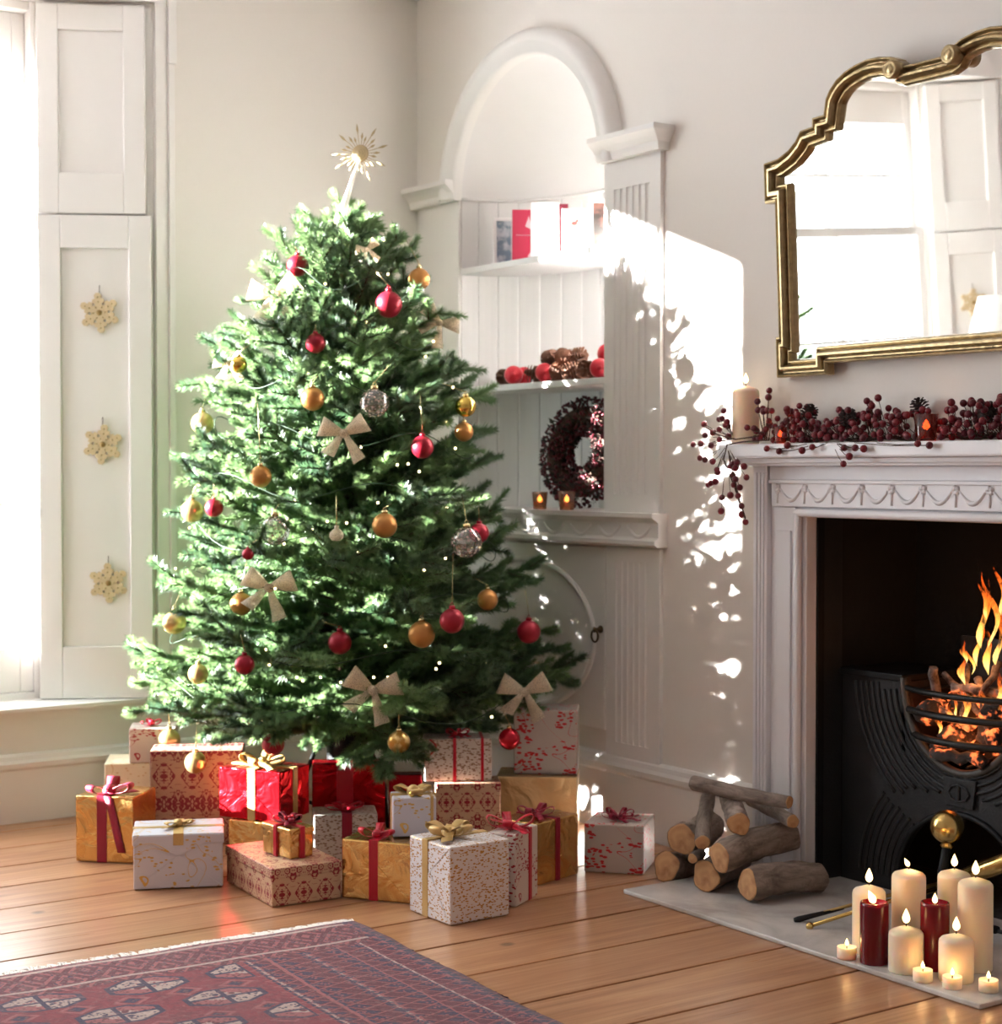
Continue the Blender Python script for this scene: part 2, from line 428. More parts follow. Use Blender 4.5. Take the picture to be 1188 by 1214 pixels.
def damask(key, ground, ink, T):
    m = M(key, ground, .5); u, v, _ = m.xyz(m.coord('UV'))
    row = ((v/T).floor()._op('MODULO', 2.0)).abs()
    x = ((u/T + row*.5).fract() - .5).abs(); y = ((v/T).fract() - .5).abs()
    n = m.noise(m.vec(x*T*1.0, y*T*1.0, row*3.0), 5.2/T, 1.5, .5, 1.4)
    d = (x*x*2.2 + y*y).sqrt()
    k = (n*1.0 - d*.34).step(.375, .395)
    rim = ((x*1.15 + y*.9 + n*.25) - .58).abs().lt(.02); k = k.mx(rim)
    m.set('Base Color', m.mix(k, ground, ink)); m.set('Roughness', k*-.1 + .5); MAT[key] = m.mat
damask('paper_damask', srgb(196, 160, 130), srgb(140, 24, 42), .062)
damask('paper_damask_dark', srgb(176, 132, 112), srgb(124, 20, 40), .085)

def net_mat():   # gauzy champagne bow fabric
    m = M('bow_net', srgb(206, 182, 150), .5); n = m.noise(m.coord(), 420, 2, .6)
    m.set('Base Color', m.mix(n.step(.4, .6), srgb(232, 216, 192), srgb(246, 234, 214))); m.bump(n, .4, .002)
    nt = m.nt; tr = nt.nodes.new('ShaderNodeBsdfTranslucent'); tr.inputs[0].default_value = (*srgb(230, 210, 180), 1)
    mx = nt.nodes.new('ShaderNodeMixShader'); mx.inputs[0].default_value = .4
    nt.links.new(m.b.outputs[0], mx.inputs[1]); nt.links.new(tr.outputs[0], mx.inputs[2])
    ho = nt.nodes.new('ShaderNodeBsdfTransparent'); m3 = nt.nodes.new('ShaderNodeMixShader'); hole = n.gt(.52) * .35 + .18; nt.links.new(hole.so, m3.inputs[0])
    nt.links.new(mx.outputs[0], m3.inputs[1]); nt.links.new(ho.outputs[0], m3.inputs[2]); nt.links.new(m3.outputs[0], m.out.inputs[0]); MAT['bow_net'] = m.mat
net_mat()
def bauble_gold_spots():
    m = M('gold_speckle', srgb(216, 176, 104), .3, .8); n = m.noise(m.coord(), 45, 3)
    m.set('Base Color', m.mix(n.step(.4, .6), srgb(190, 140, 66), srgb(236, 204, 140))); MAT['gold_speckle'] = m.mat
bauble_gold_spots()
# ================================================================== THE ROOM
XL, YF, ZC = -5.3, -7.2, 3.02        # left wall, wall behind the camera, ceiling
# floor: a dark sub-floor with real boards running along X
fl = MB().box((XL, YF, -.06), (.5, .4, -.026)).build('floor', simple('subfloor', srgb(110, 78, 56), .9))
struct(fl, 'wide old pine floorboards with dark gaps between them', 'floor')
pitch = .236; y = -2.242 + 10*pitch - .003
k = 0; bm_len = 5.3
random.seed(4)
board_mesh = MB().box((-2.65, -pitch/2 + .0036, -.026), (2.65, pitch/2 - .0036, 0)).mesh('floorboard', MAT['pine_board'])
while y > YF:
    o = link('floorboard', board_mesh, fl, (-2.65, y - pitch/2, random.uniform(-.0012, 0)))
    md = o.modifiers.new('bevel', 'BEVEL'); md.width = .0015; md.segments = 1
    y -= pitch
ce = MB().box((XL-.1, YF-.1, ZC), (.5, .4, ZC+.1)).build('ceiling', MAT['ceiling_paint']); struct(ce, 'plain white ceiling with a moulded cornice', 'ceiling')

# back wall (y = 0) with the tall splayed window opening
WX0, WX1, GX0, GX1, WZ0, WZ1 = -3.45, -1.05, -3.12, -1.385, .36, 2.72
wb = MB()
wb.prism([(.45, 0, 0), (WX1, 0, 0), (GX1, .18, 0), (GX1, .34, 0), (.45, .34, 0)], (0, 0, ZC))
wb.prism([(XL-.1, 0, 0), (XL-.1, .34, 0), (GX0, .34, 0), (GX0, .18, 0), (WX0, 0, 0)], (0, 0, ZC))
wb.prism([(WX1, 0, 0), (WX0, 0, 0), (GX0, .18, 0), (GX0, .34, 0), (GX1, .34, 0), (GX1, .18, 0)], (0, 0, WZ0))
wb.prism([(WX1, 0, WZ1), (WX0, 0, WZ1), (GX0, .18, WZ1), (GX0, .34, WZ1), (GX1, .34, WZ1), (GX1, .18, WZ1)], (0, 0, ZC-WZ1))
wb = wb.build('wall_back', MAT['wall_paint']); struct(wb, 'warm white plaster wall around the tall window', 'wall')
# left wall and the wall behind the camera: never in view, they close the room
struct(MB().box((XL-.1, YF, 0), (XL, 0, ZC)).build('wall_left', MAT['wall_paint']), 'warm white plaster wall opposite the fireplace', 'wall')
struct(MB().box((XL-.1, YF-.1, 0), (.4, YF, ZC)).build('wall_front', MAT['wall_paint']), 'warm white plaster wall facing the window wall', 'wall')

# right wall (x = 0): arched niche and fireplace opening
NY0, NY1, NZ0, NZS = -.30, -1.15, 1.014, 2.117; NC, NR = (NY0+NY1)/2, (NY0-NY1)/2
FY0, FY1, FZ = -2.085, -2.935, 1.016; FC = -2.51
wr = MB()
def yz(y0, y1, z0, z1):
    wr.add([(0,y0,z0),(0,y1,z0),(0,y1,z1),(0,y0,z1)], [(0,1,2,3)])
yz(.05, NY0, 0, ZC); yz(NY0, NY1, 0, NZ0); yz(NY1, FY0, 0, ZC); yz(FY0, FY1, FZ, ZC); yz(FY1, YF, 0, ZC)
n = 32
for i in range(n):
    a, b = PI*i/n, PI*(i+1)/n
    ya, yb = NC + NR*cos(a), NC + NR*cos(b)
    wr.add([(0,ya,NZS+NR*sin(a)),(0,yb,NZS+NR*sin(b)),(0,yb,ZC),(0,ya,ZC)], [(0,1,2,3)])
# outer leaf so the wall has depth
wr.box((.46, YF, 0), (.5, .34, ZC)); wr.box((0, .34, 0), (.5, .36, ZC))
wr = wr.build('wall_right', MAT['wall_paint']); struct(wr, 'warm white plaster wall with arched niche and fireplace', 'wall')
# niche: vertical boards round a shallow curved back, half dome above
ND = .30; nb = 14
def npt(a, z, g=0): return ((ND+g)*sin(a), NC + (NR+g)*cos(a), z)
for i in range(nb):
    a0, a1 = PI*i/nb, PI*(i+1)/nb; e = .012; m = MB(); ks = 3
    vs = []
    for j in range(ks+1):
        a = a0 + e + (a1-a0-2*e)*j/ks
        vs += [npt(a, NZ0-.02), npt(a, NZS)]
    vs = [npt(a0, NZ0-.02, .004), npt(a0, NZS, .004)] + vs + [npt(a1, NZ0-.02, .004), npt(a1, NZS, .004)]
    m.add(vs, [(2*j, 2*j+1, 2*j+3, 2*j+2) for j in range(len(vs)//2-1)])
    m.build('niche_board', MAT['niche_paint'], wr)
m = MB(); na, nbn = 24, 12
for i in range(nbn+1):
    t = PI/2*i/nbn
    for j in range(na+1):
        a = PI*j/na
        m.v.append((ND*sin(a)*cos(t), NC + NR*cos(a)*cos(t) if i < nbn else NC, NZS + NR*sin(t)))
# dome as a half barrel narrowing to the arch: each ring follows the arch profile
m.v = []
for i in range(nbn+1):
    s = i/nbn                       # from the front arch back
    x = ND*sin(s*PI/2); k = math.sqrt(max(0, 1-(x/ND)**2))
    for j in range(na+1):
        a = PI*j/na; m.v.append((x, NC + NR*k*cos(a), NZS + NR*k*sin(a)))
for i in range(nbn):
    for j in range(na):
        b = i*(na+1)+j; m.face((b, b+1, b+na+2, b+na+1), 0, True)
m.build('niche_dome', MAT['niche_paint'], wr)
m = MB(); m.tube([npt(PI*j/24, NZS, -.004) for j in range(25)], .006, 6); m.build('niche_bead', MAT['niche_paint'], wr)

# moulding sweeps along straight lines: profile (out, up)
def run(prof, p0, p1, out, m=None, caps=True):
    m = m or MB(); p0, p1, out = Vector(p0), Vector(p1), Vector(out); b = len(m.v); k = len(prof)
    for p in (p0, p1):
        for q, u in prof: m.v.append(tuple(p + out*q + UP*u))
    for i in range(k): m.face((b+i, b+(i+1)%k, b+k+(i+1)%k, b+k+i))
    if caps: m.face([b+i for i in range(k)]); m.face([b+k+i for i in range(k)][::-1])
    return m
WHT = MAT['wood_white']; OUT = (-1, 0, 0)
trim_no = [0]
def trim(mb, label, parent=None, bevel=0):
    trim_no[0] += 1
    o = mb.build('trim_%d' % trim_no[0], WHT, parent, bevel); struct(o, label, 'moulding'); return o
# archivolt round the niche
prof = [(0, 0), (.030, 0), (.042, .010), (.042, .030), (.055, .040), (.058, .060), (.050, .078), (.030, .090), (0, .092)]
m = MB(); na = 40; k = len(prof)
for j in range(na+1):
    a = PI*j/na
    for o_, r_ in prof: m.v.append((-o_, NC + (NR-.004+r_)*cos(a), NZS + (NR-.004+r_)*sin(a)))
for j in range(na):
    for i in range(k-1): b = j*k+i; m.face((b, b+1, b+k+1, b+k), 0, True)
trim(m, 'white rounded arch moulding over the wall niche')
# impost mouldings either side (the right one caps the pilaster)
imp = [(0, 0), (.030, 0), (.034, .012), (.036, .024), (.052, .040), (.066, .052), (.070, .056), (.070, .072), (0, .072)]
trim(run(imp, (0, 0, 2.112), (0, -.302, 2.112), OUT), 'white impost moulding between room corner and niche arch')
impr = [(q + .012 if q > 0 else 0, u) for q, u in imp]
m = run(impr, (0, NY1+.002, 2.118), (0, -1.435, 2.118), OUT, caps=True)
# mitred return at the right-hand end
b = len(m.v)
for i, (q, u) in enumerate(impr): m.v.append((-q, -1.435, 2.118+u)); m.v.append((-max(q-.0, 0), -1.435 - max(0, q-.012)*.62, 2.118+u)); m.v.append((0, -1.435 - max(0, q-.012)*.62, 2.118+u))
for i in range(len(impr)-1):
    c = b + 3*i; m.face((c, c+3, c+4, c+1)); m.face((c+1, c+4, c+5, c+2))
c = b + 3*(len(impr)-2); m.face((c, c+1, c+2))
trim(m, 'white capital moulding on top of the fluted pilaster')
# left jamb panel strip and the two fluted pilasters
trim(MB().box((-.012, -.03, NZ0), (0, -.30, 2.112)), 'flat white board between the room corner and the niche', bevel=.004)
def pilaster(y0, y1, z0, z1, fl0, fl1, nf=6, proj=.014):
    m = MB(); w = (y0-y1-.05)/nf
    def plan(flutes):
        pts = [(0, y0), (-proj, y0)]
        if flutes:
            for i in range(nf):
                yc = y0 - .045 - (w-.007)*(i+.5); r = w*.30
                for j in range(7):
                    a = PI*j/6; pts.append((-proj + .55*r*sin(a), yc + r*cos(a)))
        pts += [(-proj, y1), (0, y1)]; return pts
    for za, zb, f in ((z0, fl0, 0), (fl0, fl1, 1), (fl1, z1, 0)):
        m.prism([(x, y, za) for x, y in plan(f)], (0, 0, zb-za))
    return m
trim(pilaster(-1.152, -1.43, NZ0, 2.12, 1.07, 2.03), 'white fluted pilaster beside the arched niche')
trim(pilaster(-1.165, -1.43, .24, .905, .285, .86), 'white fluted pilaster beside the cupboard door')
# ledge under the niche: shelf, frieze of swags, lower bead
LY0, LY1 = -.02, -1.45
led = [(0, 0), (.040, 0), (.052, .008), (.052, .020), (.040, .026), (.036, .030), (.036, .074), (.044, .080), (.058, .088), (.062, .092), (.062, .105), (0, .105)]
m = run(led, (0, LY0, .909), (0, LY1, .909), OUT); m.box((0, -.30, .99), (.30, -1.15, 1.0135))
lt = trim(m, 'white ledge with a swag frieze under the niche')
for i in range(9):
    y0 = -1.43 + i*.148
    m = MB(); pts = [(-.0365, y0 + .018 + .112*j/10, .972 - .034*sin(PI*j/10)) for j in range(11)]
    m.tube(pts, [.0035 + .004*sin(PI*j/10) for j in range(11)], 6)
    m.build('swag', WHT, lt)
# cupboard door with oval bead and ring pull
do = MB().box((-.014, -.315, .315), (0, -1.158, .90)).build('door_1', WHT, bevel=.003); struct(do, 'white cupboard door with oval bead under the niche', 'cupboard door')
oc, ow, oh = -.735, .37, .245
m = MB(); m.tube([(-.016, oc + ow*cos(2*PI*j/64), .60 + oh*sin(2*PI*j/64)) for j in range(64)], .010, 8, closed=True); m.build('oval_bead', WHT, do)
hp = atx(711, 748, -.02)
m = MB(); m.lathe([(.0, 0), (.012, .0), (.013, .005), (.007, .012), (.006, .022), (.010, .028), (.0, .034)], (0, 0, 0), 12, axis='X'); 
for v in range(len(m.v)): x_, y_, z_ = m.v[v]; m.v[v] = (-x_, y_, z_)
m.tube([(-.026, .017*sin(2*PI*j/20), -.020 + .019*cos(2*PI*j/20)) for j in range(20)], .0035, 6, closed=True)
m.build('ring_pull', simple('bronze', (.10, .07, .035), .4, .9), do, loc=(-.014, hp.y, hp.z+.005))
# baseboards
bp = [(0, 0), (.022, 0), (.022, .185), (.030, .195), (.032, .212), (.024, .222), (.020, .236), (.010, .243), (0, .243)]
def baseboard(name, p0, p1, out, label): struct(run(bp, p0, p1, out).build(name, WHT), label, 'baseboard')
baseboard('baseboard_right', (0, -.02, 0), (0, -1.884, 0), OUT, 'white moulded baseboard running to the fireplace')
bp = [(q, u*.92) for q, u in bp]
baseboard('baseboard_back', (0, 0, 0), (XL, 0, 0), (0, -1, 0), 'white moulded baseboard under the window')
# ceiling cornices
cp = [(0, -.13), (.018, -.13), (.02, -.11), (.06, -.06), (.10, -.03), (.10, 0), (0, 0)]
trim(run(cp, (0, 0, ZC), (0, YF, ZC), OUT), 'white ceiling cornice above the fireplace wall')
trim(run(cp, (0, 0, ZC), (XL, 0, ZC), (0, -1, 0)), 'white ceiling cornice above the window wall')

# ---------------------------------------------------------------- window: casing, sill, sashes with panes
WC = (WX0+WX1)/2
win = MB()
win.box((GX1-.02, .20, WZ0), (GX1, .30, WZ1)); win.box((GX0, .20, WZ0), (GX0+.02, .30, WZ1))
win.box((GX0+.02, .205, WZ1-.03), (GX1-.02, .30, WZ1)); win.box((GX0+.02, .192, WZ0), (GX1-.02, .33, WZ0+.035))
win = win.build('window_1', WHT, bevel=.003); struct(win, 'tall white sash window with bright daylight behind it', 'window')
def sash(z0, z1, yy, bot, top, rows):
    m = MB(); xa, xb = GX0+.02, GX1-.02; st = .045
    m.box((xa, yy, z0), (xa+st, yy+.04, z1)); m.box((xb-st, yy, z0), (xb, yy+.04, z1))
    m.box((xa+st, yy+.001, z0), (xb-st, yy+.039, z0+bot)); m.box((xa+st, yy+.001, z1-top), (xb-st, yy+.039, z1))
    zz0, zz1 = z0+bot, z1-top
    cols = [xa+st + (xb-xa-2*st)*i/3 for i in range(4)]
    for xc in cols[1:3]: m.box((xc-.009, yy+.004, zz0), (xc+.009, yy+.036, zz1))
    for i in range(1, rows):
        zc = zz0 + (zz1-zz0)*i/rows; m.box((xa+st, yy+.005, zc-.009), (xb-st, yy+.035, zc+.009))
    so = m.build('sash', WHT, win, bevel=.003)
    for i in range(rows):
        for xs, xe in zip(cols, cols[1:]):
            za, zb = zz0 + (zz1-zz0)*i/rows + .008, zz0 + (zz1-zz0)*(i+1)/rows - .008
            g = MB(); g.add([(xs, yy+.02, za), (xe, yy+.02, za), (xe, yy+.02, zb), (xs, yy+.02, zb)], [(0,1,2,3)]); g.build('pane', MAT['pane'], so)
sash(WZ0+.036, 2.045, .207, .15, .045, 3)
sash(2.0, WZ1-.031, .252, .045, .155, 2)
m = MB().box((GX0, -.0, WZ0), (GX1, .2, WZ0+.012)); m.v = [(WX0 if v[0] == GX0 and v[1] < .1 else WX1 if v[0] == GX1 and v[1] < .1 else v[0], v[1] - (.02 if v[1] < .1 else 0), v[2]) for v in m.v]
m.build('window_sill', WHT, win)
for s, xe in ((1, WX1), (-1, WX0)):
    m = MB(); m.box((xe, -.022, WZ0), (xe + s*.044, 0, 2.90)); m.box((xe + s*.044, -.032, WZ0), (xe + s*.066, 0, 2.52)); m.box((xe + s*.044, -.034, 2.52), (xe + s*.074, 0, 2.90))
    m.build('window_casing', WHT, win, bevel=.003)
MB().box((WX0, -.026, WZ1), (WX1, 0, 2.90)).build('window_head', WHT, win)
for xe, xg, s in ((WX1, GX1, 1), (WX0, GX0, -1)):
    m = MB(); m.prism([(xe, -.001, WZ0), (xg, .181, WZ0), (xg - s*.004, .181, WZ0), (xe - s*.004, -.001, WZ0)], (0, 0, WZ1-WZ0)); m.build('reveal_lining', WHT, win)
# panelled shutters folded open in the splayed reveal
shut = {}
for s, xa, xb in ((1, GX1, WX1), (-1, GX0, WX0)):
    for z0, z1, wdt, nm in ((WZ0+.014, 2.002, 1.0, 'lower'), (2.008, 2.705, .95, 'upper')):
        A = Vector((xa, .185, 0)); B = Vector((xb, .0, 0)); d = (B-A).normalized(); nrm = Vector((-d.y*s, d.x*s, 0)); nrm = nrm if nrm.y < 0 else -nrm
        L = (B-A).length*wdt - .006
        root = empty('window_shutter', A + d*.002 + nrm*.004)
        tag(root, '%s panelled white shutter folded back %s the tall window' % ('long lower' if nm == 'lower' else 'short upper', 'between the tree and' if s > 0 else 'on the lamp side of'), 'shutter')
        def B3(u0, u1, v0, v1, t0, t1, name, par):
            m = MB(); pts = [d*u + nrm*t + UP*v for v in (v0, v1) for u, t in ((u0, t0), (u1, t0), (u1, t1), (u0, t1))]
            m.add(pts, [(0,1,5,4),(1,2,6,5),(2,3,7,6),(3,0,4,7),(4,5,6,7),(3,2,1,0)]); return m.build(name, WHT, par, bevel=.003)
        st = L*.20; rl = .085 if nm == 'upper' else .11
        B3(0, st, z0, z1, .006, .034, 'stile', root); B3(L-st, L, z0, z1, .006, .034, 'stile', root)
        B3(st, L-st, z1-rl, z1, .006, .034, 'rail', root); B3(st, L-st, z0, z0+rl*1.6, .006, .034, 'rail', root)
        B3(st, L-st, z0+rl*1.6, z1-rl, .008, .022, 'panel', root)
        shut[s, nm] = (A, d, nrm, L)

def strip(m, pts, widths, side, th=.0008):       # ribbon strip through points, widths along side vectors
    b = len(m.v); k = len(pts)
    for i, p in enumerate(pts):
        s = Vector(side[i] if isinstance(side, list) else side).normalized()*widths[i]/2; m.v += [tuple(Vector(p)-s), tuple(Vector(p)+s)]
    for i in range(k-1): m.face((b+2*i, b+2*i+1, b+2*i+3, b+2*i+2), 0, True)
def solidify(o, th=.0012):
    md = o.modifiers.new('thickness', 'SOLIDIFY'); md.thickness = th; md.offset = 0; return o
# ================================================================== FIREPLACE
MRB = MAT['marble_white']
SF = -.05                                   # front of the surround
SY0, SY1 = -1.884, -3.136
fp = empty('fireplace_surround', (0, FC, 0)); tag(fp, 'white carved fireplace surround with swag frieze and mantel shelf', 'fireplace')
def fpart(mb, name, par=None, bevel=.0025, mat=None):
    mb.v = [(x, y-FC, z) for x, y, z in mb.v]
    return mb.build(name, mat or MRB, par or fp, bevel)
JW = .20
for s in (1, -1):
    e = lambda t: FC + s*(SY0 - FC - t)      # distance t in from the outer edge
    m = MB(); m.box((0, e(0), 0), (SF, e(.055), 1.16)); m.box((0, e(0), 0), (SF-.012, e(.058), .12)); j = fpart(m, 'jamb')
    for t in (.014, .028, .042): fpart(MB().box((SF, e(t-.004), .14), (SF-.004, e(t+.004), 1.14)), 'reed', j, .001)
    m = MB(); m.box((0, e(.055), 0), (SF+.018, e(.082), 1.12)); fpart(m, 'inner_strip', j)
    m = MB(); m.box((0, e(.082), 0), (SF+.004, e(.165), 1.045)); p = fpart(m, 'jamb_panel', j)
    m = MB(); m.box((SF+.004, e(.096), .16), (SF-.003, e(.152), .98)); fpart(m, 'raised_panel', j)
    m = MB(); m.tube([(SF, e(.178), .0), (SF, e(.178), 1.03)], .012, 8); m.box((0, e(.165), 0), (SF+.012, e(.201), 1.04)); fpart(m, 'opening_bead', j)
m = MB(); m.box((0, SY0-.055, 1.046), (SF+.018, SY1+.055, 1.16)); fpart(m, 'lintel')
m = MB(); m.box((0, SY0-.08, 1.018), (SF+.012, SY1+.08, 1.046)); m.tube([(SF, SY0-.17, 1.030), (SF, SY1+.17, 1.030)], .012, 8); fpart(m, 'lower_bead')
m = MB(); m.box((0, SY0-.075, 1.046), (SF-.002, SY1+.075, 1.112)); fz = fpart(m, 'frieze')
m = MB(); m.box((SF+.018, SY0-.072, 1.110), (SF-.010, SY1+.072, 1.120)); m.box((SF+.01, SY0-.06, 1.120), (SF+.006, SY1+.06, 1.158)); fpart(m, 'frieze_moulding')
# rosettes, drops and swags carved on the frieze
ns = 10; f0 = SY0-.10; fw = (f0 - (SY1+.10))/ns
for i in range(ns+1):
    yc = f0 - fw*i; m = MB()
    for q in range(5): a = 2*PI*q/5; m.ball((SF-.003, yc+.007*cos(a), 1.097+.007*sin(a)), .0070, 6, 4, sq=(.8,1,1))
    m.tube([(SF-.003, yc, 1.09), (SF-.003, yc, 1.055)], [.0042, .003], 5); m.box((SF, yc-.011, 1.103), (SF-.004, yc+.011, 1.106)); fpart(m, 'rosette', fz, 0)
    if i < ns:
        m = MB(); pts = [(SF-.0025, yc - fw*(.12+.76*j/10), 1.094 - .030*sin(PI*j/10)) for j in range(11)]
        m.tube(pts, [.003+.0035*sin(PI*j/10) for j in range(11)], 6); fpart(m, 'swag', fz, 0)
m = MB(); m.box((0, -1.84, 1.158), (-.085, FC*2+1.84, 1.168)); m.box((0, -1.85, 1.166), (-.10, FC*2+1.85, 1.180)); fpart(m, 'bed_moulding')
SHZ = 1.219
m = MB(); m.box((0, -1.82, 1.180), (-.13, FC*2+1.82, SHZ)); fpart(m, 'mantel_shelf', bevel=.006)

# firebox (the opening's iron cheeks, back, and soot)
m = MB(); D0 = .42
m.box((.10, FY0+.0, 0), (.0, FY0+.03, FZ+.02)); m.box((.10, FY1, 0), (.0, FY1-.03, FZ+.02))
m.build('firebox_cheek', MAT['iron_dull'], wr); fb = wr
m = MB(); m.box((.0, FY0-.004, 0), (.028, FY0+.01, FZ)); m.build('cheek_strip', MAT['iron'], fb, .002)
m = MB(); m.box((.10, FY0+.02, -.02), (D0, FY0+.03, FZ+.02)); m.box((.10, FY1, -.02), (D0, FY1-.03, FZ+.02)); m.box((D0, FY0+.03, -.02), (D0+.02, FY1-.03, FZ+.02))
m.box((0, FY0+.03, FZ), (D0+.02, FY1-.03, FZ+.02)); m.box((-.0, FY0+.02, -.03), (D0, FY1-.02, -.001)); m.build('soot_lining', MAT['soot'], fb)

# cast iron hob grate
GXF = .10; GC = FC; HZ = .5925; BR, BV, BCZ = .192, .226, .5925; AR, ACZ = .214, .04
gr = empty('hob_grate', (GXF, GC, 0)); tag(gr, 'black cast iron hob grate with ribbed front and burning fire', 'fire grate')
H2 = (FY0 - FY1)/2 - .002
m = MB(); nseg = 24; rows = []
def bowl(y):  return BCZ - BV*math.sqrt(max(0, 1-(y/BR)**2)) if abs(y) < BR else HZ
def arch(y):  return ACZ + math.sqrt(max(0, AR**2-y*y)) if abs(y) < AR else 0.0
ys = sorted(set([-H2, H2, -.33, .33, -.27, .27] + [AR*cos(PI*i/nseg) for i in range(nseg+1)] + [BR*cos(PI*i/nseg) for i in range(nseg+1)]))
for ya, yb in zip(ys, ys[1:]):
    mid = (ya+yb)/2
    lo = [arch(ya) if abs(mid) < AR else 0, arch(yb) if abs(mid) < AR else 0]; hi = [bowl(ya) if abs(mid) < BR else HZ, bowl(yb) if abs(mid) < BR else HZ]
    P = [(0, ya, lo[0]), (0, yb, lo[1]), (0, yb, hi[1]), (0, ya, hi[0])]
    m.prism(P, (.02, 0, 0))
m.build('front_plate', MAT['iron_dull'], gr)
for s in (1, -1):
    MB().box((-.012, s*H2, HZ-.012), (.24, s*BR*1.01, HZ+.006)).build('hob_top', MAT['iron'], gr, .003)
    MB().box((.0, s*BR*1.0, HZ-.2), (.24, s*(BR+.012), HZ-.012)).build('basket_side', MAT['iron_dull'], gr)
# rib ornament: curves that follow the bowl, then the ash arch
for s in (1, -1):
    for q in range(9):
        r = BR + .016 + q*.0205; rv = BV + .016 + q*.019; pts = []
        for j in range(25):
            a = PI/2*j/24; yy = r*cos(a); zz = BCZ - rv*sin(a)
            if yy < H2-.004 and math.hypot(yy, max(0, zz-ACZ)) > AR + .03 + .018*q*.5 and zz < HZ-.02: pts.append((-.001, s*yy, zz))
        if len(pts) > 2: m = MB(); m.tube(pts, .0052, 6); m.build('rib', MAT['iron_dull'], gr)
    for q in range(7):
        r = AR + .012 + q*.021; pts = []
        for j in range(25):
            a = PI/2*(.02 + .62*j/24); yy = r*cos(a); zz = ACZ + r*sin(a)
            if yy < H2-.004 and ((yy/(BR+.2))**2 + ((BCZ-zz)/(BV+.19))**2) > 1.0 - .0*q and zz > .02: pts.append((-.001, s*yy, zz))
        if len(pts) > 2: m = MB(); m.tube(pts, .005, 6); m.build('rib', MAT['iron_dull'], gr)
m = MB(); m.tube([(-.003, BR*1.02*cos(PI+PI*j/32), BCZ + BV*1.02*sin(PI+PI*j/32)) for j in range(33)], .011, 8); m.build('bowl_rim', simple('iron_rim', (.09, .085, .08), .5, .6, nb=.2, scale=100), gr)
m = MB(); m.tube([(-.003, AR*1.01*cos(PI*j/32), ACZ + AR*1.01*sin(PI*j/32)) for j in range(33)], .008, 8); m.build('arch_rim', MAT['iron'], gr)
# boss between bowl and arch
m = MB(); m.prism([(-.002, -.045, .275), (-.002, .045, .275), (-.002, .055, .35), (-.002, -.055, .35)], (-.008, 0, 0)); m.tube([(-.011, .034*cos(t*PI/4), .312+.022*sin(t*PI/4)) for t in range(8)], .004, 6, closed=True)
m.tube([(-.010, 0, .29), (-.010, 0, .335)], .006, 6); m.build('boss', MAT['iron_dull'], gr, .002)
# bowed bars and upright
for zz, hw, r in ((.566, BR, .0085), (.510, BR*.985, .0100), (.445, BR*.86, .0100)):
    m = MB(); m.tube([(.004 - .055*cos(PI/2*(j-10)/10)**.8 if abs(j-10) < 10 else .004, hw*(j-10)/10, zz) for j in range(21)], r, 8); m.build('bar', simple('iron_bar', (.035, .033, .032), .45, .7, nb=.3, scale=140) if 'iron_bar' not in MAT else MAT['iron_bar'], gr)
m = MB()
for j in range(9):
    t = PI*(j+.5)/9; m.tube([(.02, BR*.97*cos(PI+t), BCZ+BV*.97*sin(PI+t)), (.22, BR*.9*cos(PI+t), BCZ+BV*.85*sin(PI+t))], .006, 5)
m.box((.22, -BR, BCZ-BV), (.235, BR, BCZ+.1)); m.build('basket', MAT['iron_dull'], gr)
# coals, embers and burning sticks
random.seed(11)
def lump(c, r, sq, mat, name, par):
    m = MB(); m.ball((0,0,0), r, 9, 6, sq=sq)
    m.v = [tuple(Vector(v)*(1 + .28*sin(v[0]*190+v[1]*130+c[0]*77) * cos(v[2]*170+c[1]*91))) for v in m.v]
    o = m.build(name, mat, par, loc=c); o.rotation_euler = (random.random()*3, random.random()*3, random.random()*3); return o
for i in range(26):
    zz = random.uniform(.40, .55); w = BR*.78*math.sqrt(max(0.05, 1-((BCZ-zz)/BV)**2))
    lump((random.uniform(.02, .18), random.uniform(-w, w), zz), random.uniform(.024, .04), (1, 1.2, .8), MAT['coal'], 'coal', gr)
def stick(p0, p1, r, mat=None, name='burning_stick'):
    a, b = Vector(p0), Vector(p1); m = MB(); k = 6
    pts = [a.lerp(b, i/k) + Vector((random.uniform(-1,1), random.uniform(-1,1), random.uniform(-1,1)))*r*.45 for i in range(k+1)]
    m.tube(pts, [r*random.uniform(.8, 1.15) for _ in pts], 8); return m.build(name, mat or MAT['ash_stick'], gr)
def gp(px, py, x): p = atx(px, py, x); return (p.x-GXF, p.y-GC, p.z)
stick(gp(1143, 858, .13), gp(1146, 788, .20), .011); stick(gp(1160, 830, .13), gp(1186, 786, .22), .010); stick(gp(1120, 800, .16), gp(1168, 850, .16), .009)
stick(gp(1112, 842, .15), gp(1108, 792, .13), .012); stick(gp(1172, 870, .12), gp(1160, 805, .2), .011); stick(gp(1128, 815, .15), gp(1198, 825, .18), .012)
stick(gp(1190, 850, .12), gp(1200, 780, .2), .012); stick(gp(1205, 860, .12), gp(1230, 790, .2), .012)
stick(gp(1106, 838, .14), gp(1150, 862, .14), .010)
stick(gp(1108, 890, .09), gp(1170, 906, .09), .017, MAT['coal'], 'charred_log')
random.seed(5)
